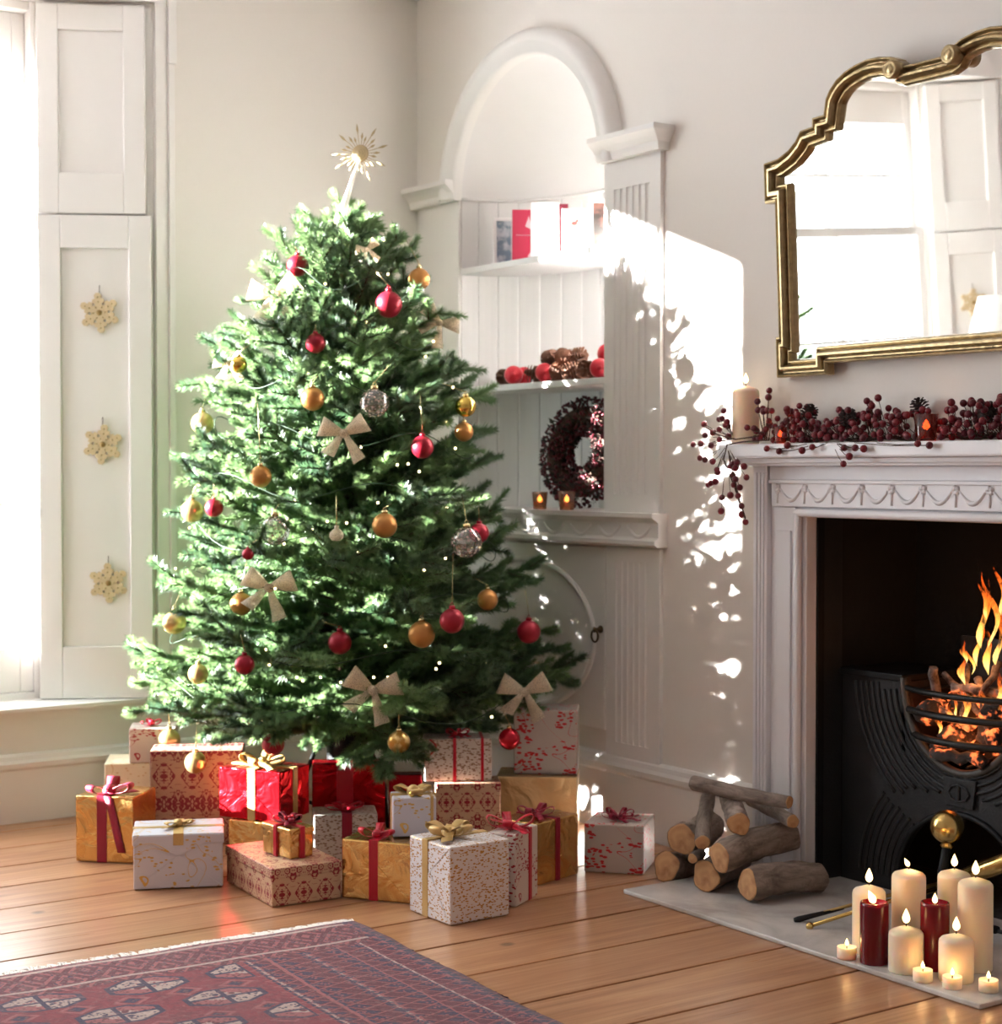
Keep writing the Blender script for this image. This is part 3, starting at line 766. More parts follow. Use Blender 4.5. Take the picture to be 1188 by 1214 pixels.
def flame(px, py, h, w, x, lean=.0, seed=0):
    random.seed(seed); p = gp(px, py, x); m = MB(); k = 12; n = 10
    ph = random.random()*6
    for i in range(k+1):
        t = i/k; r = w*(1.75*t**.75*(1-t)**.9)*(1 + .28*sin(t*9+ph)) if 0 < i < k else .0005
        cy = lean*t*t*h + h*.075*sin(t*7+ph); cxx = h*.05*sin(t*6+ph*2)
        for j in range(n):
            a = 2*PI*j/n; m.v.append((cxx + r*.55*cos(a), cy + r*sin(a), h*t))
    for i in range(k):
        for j in range(n): m.face((i*n+j, i*n+(j+1)%n, (i+1)*n+(j+1)%n, (i+1)*n+j), 0, True)
    m.build('fire_flame', MAT['fire_flame'], gr, loc=p)
for a in ((1164, 770, .19, .022, .17, -.15, 1), (1172, 800, .13, .018, .15, .1, 2), (1184, 790, .16, .022, .2, -.1, 3), (1190, 730, .13, .014, .2, .25, 4),
          (1144, 786, .055, .014, .15, .1, 5), (1142, 812, .085, .017, .12, 0, 6), (1145, 858, .10, .020, .11, .1, 7), (1180, 860, .09, .022, .11, 0, 8),
          (1114, 870, .05, .012, .10, .2, 9), (1126, 856, .05, .014, .10, 0, 10), (1210, 830, .2, .03, .18, 0, 11), (1165, 845, .07, .018, .13, 0, 12), (1186, 835, .08, .02, .12, 0, 13), (1170, 735, .10, .012, .18, .3, 14), (1158, 790, .12, .014, .16, -.2, 15), (1178, 770, .20, .016, .19, .15, 16), (1152, 800, .09, .010, .15, .3, 17), (1134, 850, .06, .009, .12, .2, 18), (1196, 800, .18, .018, .17, -.2, 19)):
    flame(*a)
point_light('fire_glow', (GXF+.07, GC, .60), .45, (1, .36, .10), None, .06)
point_light('fire_glow.001', (GXF+.02, GC, .46), .2, (1, .28, .07), None, .05)

# hearth slab
m = MB(); m.box((-.495, -1.856, 0), (.098, -3.07, .012)); he = m.build('hearth_slab', MAT['hearth_stone'], bevel=.003); tag(he, 'pale polished stone hearth slab set on the floorboards', 'hearth')
HZT = .012

# fire dog with brass ball, and tongs lying on it
p = atd(1123, 980, 4.25); foot = Vector((p.x-.005, p.y+.01, HZT))
fd = empty('fire_dog', foot); tag(fd, 'iron fire dog topped with a round brass ball', 'fire dog')
bl = p - foot
m = MB(); m.ball((0,0,0), .042, 24, 16); m.lathe([(.014, -.052), (.018, -.046), (.012, -.040), (.016, -.036)], n=14); m.build('brass_ball', MAT['brass'], fd, loc=bl)
m = MB(); m.tube([bl + Vector((0,0,-.045)), bl*.55 + Vector((-.004,.004,0)), Vector((.0, 0, .03))], [.011, .013, .012], 10); m.build('post', MAT['iron'], fd)
m = MB(); m.tube([(-.05, .055, .008), (-.02, .03, .035), (0, 0, .045), (.01, -.04, .035), (.02, -.07, .008)], .009, 8); m.tube([(0, 0, .04), (.05, .02, .04), (.075, .03, .03)], .008, 8); m.build('foot', MAT['iron'], fd)
a = atz(946, 1090, HZT+.006); a2 = atz(960, 1098, HZT+.006); b = atd(1118, 1047, 4.33); h0 = atd(1122, 1046, 4.32); h1 = atd(1215, 1015, 4.14)
tg = empty('fire_tongs', a); tag(tg, 'brass fire tongs lying across the hearth against the fire dog', 'fire tongs')
R = lambda v: Vector(v) - a
m = MB(); m.tube([R(a), R(a.lerp(b, .5)) + Vector((0,0,.004)), R(b)], [.004, .005, .006], 8); m.build('leg', MAT['brass_old'], tg)
m = MB(); m.tube([R(a2), R(a2.lerp(b, .5)), R(b)+Vector((0,0,-.012))], [.005, .006, .006], 8); m.build('leg', MAT['brass'], tg)
m = MB(); m.tube([R(a)+(a-b).normalized()*.01, R(a), R(a)+(b-a).normalized()*.12], [.006, .008, .004], 8); m.build('tip', MAT['iron'], tg)
m = MB(); m.ball(R(a2), .010, 12, 8); m.build('tip', MAT['brass'], tg)
dd = h1-h0
m = MB(); m.tube([R(h0+dd*t) for t in (0, .06, .1, .14, .2, .55, .9, 1.0)], [.008, .02, .022, .014, .019, .024, .022, .012], 14); m.build('handle', MAT['brass'], tg)
q0 = atz(1140, 1092, HZT+.006); q1 = atz(1250, 1122, HZT+.006)
m = MB(); m.tube([q0, q0.lerp(q1, .5), q1], .005, 8); m.tube([q0.lerp(q1, .33), q0.lerp(q1, .40)], [.012, .012], 8); pk = m.build('poker', MAT['iron']); tag(pk, 'thin iron poker lying on the hearth behind the candles', 'poker')

# ---------------------------------------------------------------- logs stacked beside the fireplace
def log(c0, c1, r0, r1, label, seed, bend=.01):
    c0, c1 = Vector(c0), Vector(c1); ax = c1-c0; L = ax.length; random.seed(seed); m = MB(); n = 18; k = 9
    amp = [random.uniform(.02, .07) for _ in range(4)]; ph = [random.random()*6 for _ in range(4)]; bd = random.random()*6
    for i in range(k+1):
        t = i/k; r = r0 + (r1-r0)*t; off = bend*sin(PI*t)
        if i in (0, k): r *= .96
        for j in range(n):
            a = 2*PI*j/n; q = r*(1 + amp[0]*sin(2*a+ph[0]) + amp[1]*sin(3*a+ph[1]+t*2) + .04*sin(5*a+t*14+ph[2]) + .03*sin(t*21+ph[3]))
            m.v.append((q*cos(a)+off*cos(bd), q*sin(a)+off*sin(bd), L*t))
    for i in range(k):
        for j in range(n): m.face((i*n+j, i*n+(j+1)%n, (i+1)*n+(j+1)%n, (i+1)*n+j), 0, True)
    o = m.build('log', MAT['log_bark']); o.rotation_euler = ax.to_track_quat('Z', 'Y').to_euler(); o.location = c0
    for z, sgn, base in ((-.0015, -1, 0), (L+.0015, 1, k*n)):
        e = MB(); vs = [(m.v[base+j][0]*.90, m.v[base+j][1]*.90, z) for j in range(n)]; ring = [(m.v[base+j][0]*.99, m.v[base+j][1]*.99, z - sgn*.003) for j in range(n)]
        e.v = vs + ring; e.face(list(range(n)) if sgn > 0 else list(range(n))[::-1])
        for j in range(n): e.face((j, (j+1)%n, n+(j+1)%n, n+j))
        e.build('cut_end', MAT['log_end'], o)
    tag(o, label, 'log', 'firewood logs stacked by the fireplace'); return o
def lp(px, py, D): return atd(px, py, D)
def on(p, r): return Vector((p.x, p.y, HZT + r))
log(on(lp(886, 1050, 4.50), .046), on(lp(972, 1030, 4.60), .040), .046, .040, 'thick pale log lying lowest and frontmost on the hearth', 1)
log(on(lp(837, 1043, 4.60), .044), on(lp(880, 1030, 4.83), .044), .041, .038, 'curved log on the hearth under the split-ended log', 2, .003)
log(lp(853, 1017, 4.55), lp(938, 991, 4.68), .044, .040, 'thick log with pale split end resting across two lower logs', 3)
log(lp(808, 995, 4.74), lp(842, 978, 4.93), .046, .044, 'wide log with broad pale cut face at the pile\'s wall side', 4)
log(lp(790, 1027, 4.76), lp(822, 1026, 4.90), .042, .040, 'short dark-barked log lying on the boards under the broad cut log', 5)
log(lp(821, 1018, 4.60), lp(832, 1012, 4.71), .014, .013, 'thin stick with small round pale end in the log pile', 6, .002)
log(lp(833, 999, 4.60), lp(840, 942, 4.86), .022, .021, 'slim dark log sloping up under the top branch', 7, .003)
log(lp(876, 977, 4.55), lp(864, 942, 4.86), .031, .029, 'log with weathered brown end sloping up in the pile\'s middle', 8, .003)
log(lp(940, 974, 4.56), lp(890, 947, 4.80), .019, .020, 'slender log with orange round cut end on the fire side', 9, .003)
log(lp(822, 928, 4.80), lp(936, 951, 4.56), .021, .017, 'bent branch laid across the very top of the pile', 10, .014)

# ---------------------------------------------------------------- candles on the hearth
def flame_prof(h, r): return [(.0006, 0), (r*.6, h*.08), (r*.95, h*.24), (r, h*.36), (r*.8, h*.55), (r*.45, h*.77), (r*.15, h*.93), (0, h)]
def candle(loc, r, h, wax_, label, group=None, tilt=0, fh=.030, cup=False, energy=.13, name='pillar_candle', cat='candle'):
    if cup:  prof = [(0, 0), (r*.97, 0), (r, .003), (r, h), (r*.93, h), (r*.9, h-.004), (0, h-.005)]
    elif 'red' in wax_: prof = [(0, 0), (r*.97, 0), (r, .003), (r, h-.006), (r*.97, h), (r*.88, h+.001), (r*.72, h-.008), (0, h-.010)]
    else: prof = [(0, 0), (r*.97, 0), (r, .003), (r, h-.012), (r*.97, h-.006), (r*.86, h-.001), (r*.5, h+.004), (r*.2, h+.008), (0, h+.008)]
    o = MB().lathe(prof, n=32).build(name, MAT[wax_], loc=loc); tag(o, label, cat, group)
    top = prof[-1][1]
    MB().tube([(0, 0, top-.002), (.0, 0, top+.006), (.001, .001, top+.012)], .0012, 6).build('wick', MAT['wick'], o)
    f = MB().lathe(flame_prof(fh, fh*.26), n=12).build('flame', MAT['flame_candle'], o, loc=(0, 0, top+.007)); f.rotation_euler = (0, 0, 0)
    if tilt: f.rotation_euler = (tilt*.56, tilt*.82, 0)
    point_light('candle_light', (0, 0, top+.007+fh*.5), energy, (1, .56, .22), o, .006)
    return o
def hc(px, pyb, pyt, wpx, wax_, label, **kw):
    p = atz(px, pyb-3, HZT); D = (p-CAM).dot(FW); r = wpx/2*D/FPX; h = (pyb-4-pyt)*D/FPX
    return candle(p, r, h, wax_, label, **kw)
hc(1030, 1131, 1052, 39, 'wax_cream', 'tall cream pillar candle standing behind the leaning-flame red candle', fh=.034)
hc(1077, 1128, 1033, 40, 'wax_cream', 'tallest cream pillar candle in the cluster, its flame tilted', fh=.022, tilt=-.5)
hc(1131, 1124, 1033, 39, 'wax_cream', 'cream pillar candle at the back, overlapped by another tall one', fh=.030)
hc(1156, 1152, 1043, 41, 'wax_cream', 'tall cream pillar candle in front of the fire tongs handle', fh=.033)
hc(1036.5, 1144, 1068, 34, 'wax_red', 'dark red pillar candle with a leaning flame', fh=.034, tilt=-.45)
hc(1108, 1151, 1068, 34, 'wax_red', 'dark red pillar candle with a short flame burning in its well', fh=.024)
hc(1074, 1154, 1101, 41, 'wax_cream', 'short cream candle standing between the two red candles', fh=.034)
hc(1133.5, 1165, 1110, 41, 'wax_cream', 'short cream candle in front of the tall cream ones', fh=.032)
for px, py, lb in ((1004, 1139, 'white tealight beside the red candle with leaning flame'), (1094, 1166, 'white tealight in front of the two short cream candles, between them'), (1129, 1174, 'white tealight right under the short cream candle\'s base'), (1172, 1178, 'white tealight by the hearth corner')):
    hc(px, py, py-18, 23, 'wax_cream', lb, fh=.017, cup=True, energy=.065, name='tealight', cat='tealight')

# ---------------------------------------------------------------- mirror over the mantel
MX, MYC, MZ0 = -.045, -2.53, 1.405
mi = empty('overmantel_mirror', (-.012, MYC, MZ0)); tag(mi, 'gilt framed overmantel mirror with stepped sides and scrolled top', 'mirror')
mi.rotation_euler = (0, -rad(2.6), 0)
def q(px, py): p = atx(px, py, MX); return (p.y-MYC, p.z-MZ0)
half = [(.0, .045), q(979, 430), q(979, 443)]
half[0] = (0, half[1][1])
half[2] = (half[1][0], 0.0)
xb = q(920, 420)[0]; xs = q(924, 320)[0]; xt = q(912.5, 215)[0]
half += [(xb, 0.0), (xb, q(920, 399)[1]), (xs, q(920, 399)[1]), (xs, q(922, 240)[1]), (xt, q(922, 240)[1]), (xt, q(912, 194)[1])]
half += [q(929, 188), q(942, 178), q(951, 167), q(957, 155), q(971, 150), q(971.5, 140), q(985, 136), q(988, 118), q(993, 107), q(1001, 95), q(1011, 85.5), q(1024, 77), q(1037, 71), q(1051, 68), q(1066, 68), q(1075, 71), q(1080, 78)]
half += [(q(1082, 78)[0], q(1080, 79)[1]), (0, q(1080, 79)[1])]
path = half + [(-y_, z_) for y_, z_ in half[-2:0:-1]]
path = [p_ for i, p_ in enumerate(path) if i == 0 or (Vector(p_)-Vector(path[i-1])).length > 1e-4]
npth = len(path)
def offs(t, lim=1.35):
    out = []
    for i in range(npth):
        a, b, c = Vector(path[i-1]), Vector(path[i]), Vector(path[(i+1)%npth])
        d0 = (b-a).normalized(); d1 = (c-b).normalized(); n0 = Vector((-d0.y, d0.x)); n1 = Vector((-d1.y, d1.x)); mm = n0+n1
        if mm.length < .2: mm = n0
        mm.normalize(); k_ = min(lim, 1/max(.3, mm.dot(n0))); out.append(b + mm*t*k_)
    return out
# orientation: make sure the offset goes inwards
ar = sum(path[i-1][0]*path[i][1]-path[i][0]*path[i-1][1] for i in range(npth)); sg = 1 if ar > 0 else -1
pr = [(0, 0), (0, .026), (.003, .032), (.007, .033), (.010, .028), (.012, .020), (.015, .020), (.018, .034), (.023, .041), (.029, .041), (.033, .034), (.036, .020), (.039, .018), (.042, .024), (.045, .024), (.049, .016), (.051, .005)]
m = MB(); rings = [(offs(t*sg), h) for t, h in pr]
for pts, h in rings: m.v += [(-h, p_.x, p_.y) for p_ in pts]
for a in range(len(pr)-1):
    for i in range(npth): m.face((a*npth+i, a*npth+(i+1)%npth, (a+1)*npth+(i+1)%npth, (a+1)*npth+i), 0, False)
m.build('gilt_frame', MAT['gold_frame'], mi)
m = MB(); m.v = [(-.008, p_.x, p_.y) for p_ in rings[-2][0]]; m.face(list(range(npth))); m.build('mirror_glass', MAT['mirror_glass'], mi)
m = MB(); m.v = [(-.001, p_.x, p_.y) for p_ in rings[1][0]]; m.face(list(range(npth))); m.build('backboard', MAT['twig'], mi)
for s in (1, -1):
    for px, py, r in ((1073, 84, .024),):
        y_, z_ = q(px, py); m = MB(); m.lathe([(0, -.058), (r*.5, -.058), (r*.6, -.055), (r*.75, -.058), (r, -.055), (r, 0), (0, 0)], n=20, axis='X'); m.build('scroll', MAT['gold_frame'], mi, loc=(0, s*y_, z_))
for s in (1, -1):   # gilt side lip of the shoulder blocks
    pass
# ================================================================== GIFTS UNDER THE TREE
GIFT_BOXES = []
def gift(N, xl, xr, ytop, th, paper, label, zb=0.0, w1=None, w2=None, lid=None, bands=(), folds=(), name='gift_box', wrapmat=None):
    """N: pixel of the nearest bottom corner; e1 runs right-back, e2 left-back at angle th."""
    P = atz(N[0], N[1], zb); rel = P - CAM; D0 = rel.dot(F2); L0 = rel.dot(R2); c, s = cos(rad(th)), sin(rad(th))
    if w1 is None: k = (xr-CX)/FPX; w1 = (k*D0-L0)/(c-k*s)
    if w2 is None: k = (xl-CX)/FPX; w2 = (L0-k*D0)/(s+k*c)
    h = (N[1]-ytop)*D0/FPX
    root = empty(name, P); root.rotation_euler = (0, 0, math.atan2(R2.y*c+F2.y*s, R2.x*c+F2.x*s))
    tag(root, label, 'gift')
    e = .0028; bev = .004
    zt = h
    if lid:
        MB().box((.003, .003, .001), (w1-.003, w2-.003, h-.004)).build('box', MAT[paper], root, bev)
        MB().box((0, 0, h-lid), (w1, w2, h)).build('lid', MAT[paper], root, bev)
    else: MB().box((0, 0, .0005), (w1, w2, h)).build('box', MAT[paper], root, bev)
    for ax, u, wd, mt in bands:           # ax 1: band across e1 at fraction u, wrapping e2; ax 2 the other way
        if ax == 1: m = MB().box((w1*u-wd/2, -e, .0006), (w1*u+wd/2, w2+e, h+e))
        else: m = MB().box((-e, w2*u-wd/2, .0006), (w1+e, w2*u+wd/2, h+e))
        m.build('ribbon', MAT[mt], root, .0006, 1)
    for f in folds:                        # folded paper ends: two creased flaps on a face
        g = .0016; m = MB()
        if f == 1:   # on the face along e1
            m.prism([(.004, 0, .004), (w1-.004, 0, .004), (w1*.5, 0, h*.62)], (0, -g, 0)); m.prism([(.004, 0, h-.004), (w1*.5, 0, h*.60), (w1-.004, 0, h-.004)], (0, -g*.6, 0))
        else:
            m.prism([(0, .004, .004), (0, w2*.5, h*.62), (0, w2-.004, .004)], (-g, 0, 0)); m.prism([(0, .004, h-.004), (0, w2-.004, h-.004), (0, w2*.5, h*.60)], (-g*.6, 0, 0))
        b = len(m.f); m.uv = [[(m.v[i][0]+m.v[i][1], m.v[i][2]) for i in fc] for fc in m.f]
        m.build('paper_fold', MAT[paper], root, .0005, 1)
    GIFT_BOXES.append((Matrix.Translation(P) @ Matrix.Rotation(root.rotation_euler.z, 4, 'Z'), w1, w2, h))
    return root, w1, w2, h
def bow(root, c, size, mat, loops=4, tails=2, seed=0, width=.022, lift=.6):
    random.seed(seed); c = Vector(c); size *= 1.22; width *= 1.12
    for i in range(loops):
        a = 2*PI*i/loops + random.uniform(-.25, .25) + .4; d = Vector((cos(a), sin(a), 0)); sd = Vector((-sin(a), cos(a), 0)); m = MB(); pts, wd = [], []
        lf = lift*random.uniform(.7, 1.2)
        for j in range(13):
            t = j/12; out = sin(PI*t)**.75; pts.append(c + d*size*out*(.95) + UP*(size*lf*out*(.55+.45*cos(PI*t)*1.0) + .003 + .006*(1-t))); wd.append(width*(.45+.55*out))
        strip(m, pts, wd, sd); solidify(m.build('bow_loop', MAT[mat], root))
    for i in range(tails):
        a = random.uniform(0, 2*PI) if tails > 2 else PI*i + .9; d = Vector((cos(a), sin(a), 0)); m = MB()
        pts = [c + d*size*1.5*j/6 + UP*(.005 + size*.18*abs(sin(j*1.3))*(1-j/9)) for j in range(7)]
        strip(m, pts, [width*.8]*7, Vector((-sin(a), cos(a), .2))); solidify(m.build('bow_tail', MAT[mat], root))
    MB().ball(c + UP*.010, width*.55, 10, 8).build('bow_knot', MAT[mat], root)
R_, DR, GO = 'red_ribbon', 'dark_red_ribbon', 'gold_ribbon'
# window side
r, a, b, h = gift((158, 1024), 87, 181, 945, 80, 'paper_gold', 'gold foil gift with wide crimson ribbon and a big crimson bow', w1=.18, bands=((2, .54, .03, DR),)); bow(r, (.04, b*.5, h), .062, DR, 3, 0, 1, .034)
m = MB(); strip(m, [Vector((-.004, b*.42 - .04*j/5, h*(1-j/5*.85)+.002)) for j in range(6)], [.024]*6, (0, 1, 0)); solidify(m.build('bow_tail', MAT[DR], r))
m = MB(); strip(m, [Vector((.02+.1*j/5, b*.45 - .02*j, h+.006)) for j in range(4)], [.02]*4, (0, 1, .3)); solidify(m.build('bow_tail', MAT[DR], r))
r, a, b, h = gift((157, 1056), 0, 264, 990, 10, 'paper_silver_gold', 'silvery lidded gift printed with gold sprigs, tied with gold ribbon', w2=.20, lid=.030, folds=(1,)); 
MB().box((a*.5-.014, -.0016, h-.031), (a*.5+.014, b+.0016, h+.0016)).build('ribbon', MAT[GO], r, .0006, 1); MB().box((-.0016, b*.5-.012, h-.031), (a+.0016, b*.5+.012, h+.0012)).build('ribbon', MAT[GO], r, .0006, 1); bow(r, (a*.5, b*.5, h), .035, GO, 2, 2, 5, .02, .25)
r, a, b, h = gift((124, 985), 0, 215, 905, 8, 'paper_cream', 'cream and gold gift standing against the wall under a patterned one', w2=.19); h3 = h
r, a, b, h = gift((153, 905), 0, 207, 864, 8, 'paper_white_red', 'small white gift with red sprigs on the cream gift', zb=h3+.0005, w2=.14); bow(r, (a*.45, b*.4, h), .028, R_, 4, 0, 3, .016)
r, a, b, h = gift((178, 1003), 0, 287, 890, 6, 'paper_damask_dark', 'big gift in dark red damask paper behind the silvery lidded one', w2=.14)
r, a, b, h = gift((322, 1024), 269, 350, 976, 64, 'paper_gold', 'flat plain gold foil gift beneath the red foil gift'); h7 = h
r, a, b, h = gift((332, 976), 258, 366, 915, 64, 'paper_red', 'shiny red foil gift with gold ribbon and floppy gold bow', zb=h7+.0005, bands=((2, .46, .026, GO), (1, .5, .022, GO)), folds=(2,)); bow(r, (a*.35, b*.46, h), .058, GO, 4, 2, 8, .03)
r, a, b, h = gift((322, 1077), 265, 405, 1030, 30, 'paper_damask', 'low wide lidded gift box in crimson and cream damask', lid=.028); h9 = h
r, a, b, h = gift((344, 1020), 308, 372, 983, 42, 'paper_gold', 'little gold box with red ribbon on the damask box', zb=h9+.0005, lid=.018, bands=((1, .5, .014, R_), (2, .5, .014, R_))); bow(r, (a*.5, b*.5, h), .034, DR, 5, 2, 9, .014)
for q_ in range(3): MB().ball((a*.5-.012+.012*q_, b*.5-.01, h+.018), .0065, 10, 8).build('berry', MAT['red_shiny'], r)
r, a, b, h = gift((372, 1024), 0, 447, 966, 8, 'paper_white_mix', 'silver-white patterned gift with red ribbon between the damask and gold gifts', w2=.13, bands=((1, .52, .03, DR),)); bow(r, (a*.5, b*.4, h), .05, R_, 4, 0, 12, .022, .35)
r, a, b, h = gift((370, 1003), 0, 456, 905, 4, 'paper_red', 'tall plain red foil gift deep under the tree by the stand', w2=.09, bands=((1, .45, .05, R_),))
r, a, b, h = gift((488, 1072), 404, 0, 1000, 70, 'paper_gold', 'large gold foil gift with one red ribbon beside the low damask box', w1=.17, bands=((2, .54, .026, R_),), folds=(2,)); bow(r, (.04, b*.58, h), .045, R_, 3, 0, 14, .022); h12 = h
r, a, b, h = gift((466, 993), 0, 517, 946, 8, 'paper_silver_gold', 'small silver gift with gold sprigs and gold bow on the gold gift', zb=h12+.0029, w2=.10, bands=((1, .9, .008, GO), (2, .5, .02, GO))); bow(r, (a*.5, b*.4, h), .045, GO, 3, 0, 15, .03)
for q_ in range(2): MB().ball((a*.45+.02*q_, b*.12, h+.008), .009, 12, 8).build('gold_bead', MAT['gold_shiny'], r)
r, a, b, h = gift((534, 1098), 485, 604, 1004, 36, 'paper_white_gold', 'white gift covered in tiny gold leaves with gold ribbon and bow', bands=((2, .60, .026, GO),), folds=(2,)); bow(r, (a*.4, b*.60, h), .055, GO, 4, 2, 16, .034)
r, a, b, h = gift((461, 1000), 0, 500, 918, 4, 'paper_dark_red', 'dark red gift half hidden behind the small silver one', w2=.06)
r, a, b, h = gift((517, 1013), 0, 594, 928, 4, 'paper_damask', 'crimson and cream damask gift under the red-tied white one', w2=.12); h17 = h
r, a, b, h = gift((503, 927), 0, 583, 876, 4, 'paper_white_mix', 'white leaf-print gift tied with thin red ribbons under the low branches', zb=h17+.0005, w2=.115, bands=((1, .45, .010, R_), (1, .86, .009, R_))); bow(r, (a*.5, b*.4, h), .032, R_, 6, 3, 18, .010)
m = MB(); strip(m, [Vector((a*.08+.02*sin(j), -.003, h-.06*j/4)) for j in range(5)], [.008]*5, (1, 0, 0)); solidify(m.build('bow_tail', MAT[R_], r))
r, a, b, h = gift((684, 1000), 588, 0, 921, 85, 'paper_champagne', 'plain champagne gift under the grey gift with red leaves', w1=.17); h18 = h
r, a, b, h = gift((684, 919), 609, 0, 842, 85, 'paper_grey_red', 'grey gift with metallic red leaves on the champagne gift', zb=h18+.0005, w1=.15)
r, a, b, h = gift((612, 1076), 0, 638, 989, 66, 'paper_white_red', 'pale gift with red sprigs and red bow behind the gold-leaf gift', w2=.085, bands=((1, .62, .018, R_),), folds=()); bow(r, (a*.4, b*.5, h), .055, R_, 4, 2, 20, .022)
r, a, b, h = gift((636, 1051), 0, 686, 976, 50, 'paper_gold', 'gold foil gift tied in red between two red-sprigged gifts', w2=.14, bands=((1, .5, .018, DR),)); bow(r, (a*.4, b*.45, h), .045, DR, 4, 2, 21, .018)
r, a, b, h = gift((763, 1038), 693, 777, 979, 75, 'paper_grey_red', 'grey gift with red sprigs and curly ribbon nearest the logs', folds=()); bow(r, (a*.35, b*.5, h), .040, DR, 8, 4, 22, .010)
# ================================================================== CHRISTMAS TREE
TD = 5.41                                   # distance of the trunk from the camera plane
TB = atz(408, 555 + 1.15*FPX/TD, 0.0); TB = Vector((TB.x, TB.y, 0))
tree = empty('christmas_tree', TB); tag(tree, 'full green artificial fir Christmas tree hung with baubles and bows', 'Christmas tree')
random.seed(21)
def needles(m, p0, p1, dens, ln, rr=.0):
    p0, p1 = Vector(p0), Vector(p1); ax = p1-p0; L = ax.length; t = ax.normalized(); u = t.orthogonal().normalized(); w = t.cross(u)
    for _ in range(int(L*dens)+5):
        s = random.random(); a = random.random()*2*PI; rad_ = u*cos(a)+w*sin(a)
        d = (rad_*random.uniform(.55, 1.0) + t*random.uniform(.35, .95)).normalized()
        l = ln*random.uniform(.7, 1.15); p = p0 + ax*s; e = p + d*l; side = d.cross(rad_ + t*.3).normalized()*.0017
        b = len(m.v); m.v += [tuple(p-side), tuple(p+side), tuple(e)]; m.face((b, b+1, b+2), 0)
    for _ in range(14):      # tuft at the tip
        a = random.random()*2*PI; d = ((u*cos(a)+w*sin(a))*random.uniform(.1, .7) + t).normalized(); e = p1 + d*ln*.8; side = d.orthogonal().normalized()*.0017
        b = len(m.v); m.v += [tuple(p1-side), tuple(p1+side), tuple(e)]; m.face((b, b+1, b+2), 0)
SEGS = {}; PSEG = {}; STEMS = []
def branch_mesh(L, seed):
    random.seed(seed); m = MB(); sg_ = SEGS.setdefault(m, [])
    def spine(t): return Vector((L*t, .02*L*sin(t*3+seed), L*(.10*t*t)))
    pts = [spine(i/8) for i in range(9)]
    m.tube(pts, [.005*(1-.7*i/8) for i in range(9)], 5, m=1); sg_ += list(zip(pts, pts[1:]))
    for i in range(8):
        if i >= 1 or L < .25: needles(m, pts[i], pts[i+1], 2600, .029)
    nt = max(4, int(L*26)); s = 1
    for i in range(nt):
        t = .16 + .80*i/(nt-1); p = spine(t); tl = (.30*L + .045)*(1-.62*t)*random.uniform(.8, 1.15); s = -s
        a = rad(random.uniform(34, 52)); up = random.uniform(-.25, .45)
        d = Vector((cos(a), s*sin(a), up)).normalized(); e = p + d*tl
        m.tube([p, e], [.0028, .0012], 4, m=1, caps=False); sg_.append((p, e)); needles(m, p, e, 2600, .028)
        if tl > .11:
            for k in (-1, 1):
                q_ = p + d*tl*.5; d2 = (d + Vector((0, k*.5, .1*k))).normalized(); e2 = q_ + d2*tl*.42; needles(m, q_, e2, 2600, .026)
    me = m.mesh('branch', [MAT['fir_needle'], MAT['bark_trunk']]); PSEG[me.name] = sg_; return me
LENS = [.12, .20, .30, .42, .54, .66]
PROTO = {(l, v): branch_mesh(l, 31*v + int(l*100)) for l in LENS for v in range(2)}
nbr = [0]
GINV = [(m_.inverted(), a_, b_, h_) for m_, a_, b_, h_ in GIFT_BOXES]
def in_gift(q_, e=.022, top=.030):
    w_ = q_ + TB
    for mi_, a_, b_, h_ in GINV:
        v = mi_ @ w_
        if -e < v.x < a_+e and -e < v.y < b_+e and v.z < h_+top and v.z > -.01: return True
    return False
def branch(p, d, L, roll=0.0):
    l = min(LENS, key=lambda q_: abs(q_-L)); me = PROTO[l, nbr[0] % 2]; nbr[0] += 1
    d = Vector(d).normalized()
    for k in range(26):             # lift, then shorten, a branch that would run into a gift
        M4 = frame_mat(p, d) @ Matrix.Rotation(roll, 4, 'X') @ Matrix.Scale(L/l, 4)
        sg = [(M4 @ a_, M4 @ b_) for a_, b_ in PSEG[me.name]]
        if not any(in_gift(q_) for a_, b_ in sg for q_ in (a_.lerp(b_, .33), a_.lerp(b_, .67), b_)): break
        if k < 14: d = (d + Vector((0, 0, .045))).normalized()
        else: L *= .93
    STEMS.extend(sg)
    link('branch', me, tree, mat=M4)
PROFILE = [(.28, .50), (.42, .64), (.60, .625), (.76, .585), (1.0, .54), (1.14, .49), (1.38, .43), (1.56, .345), (1.75, .25), (1.84, .16), (1.91, .08), (1.97, .02)]
def reach(z):
    if z <= PROFILE[0][0]: return PROFILE[0][1]
    for (z0, r0), (z1, r1) in zip(PROFILE, PROFILE[1:]):
        if z <= z1: return r0 + (r1-r0)*(z-z0)/(z1-z0)
    return .01
MB().tube([(0, 0, .03), (0, 0, 1.0), (.004, 0, 1.93)], [.026, .02, .006], 10).build('trunk', MAT['bark_trunk'], tree)
random.seed(77)
z = .36; lev = 0
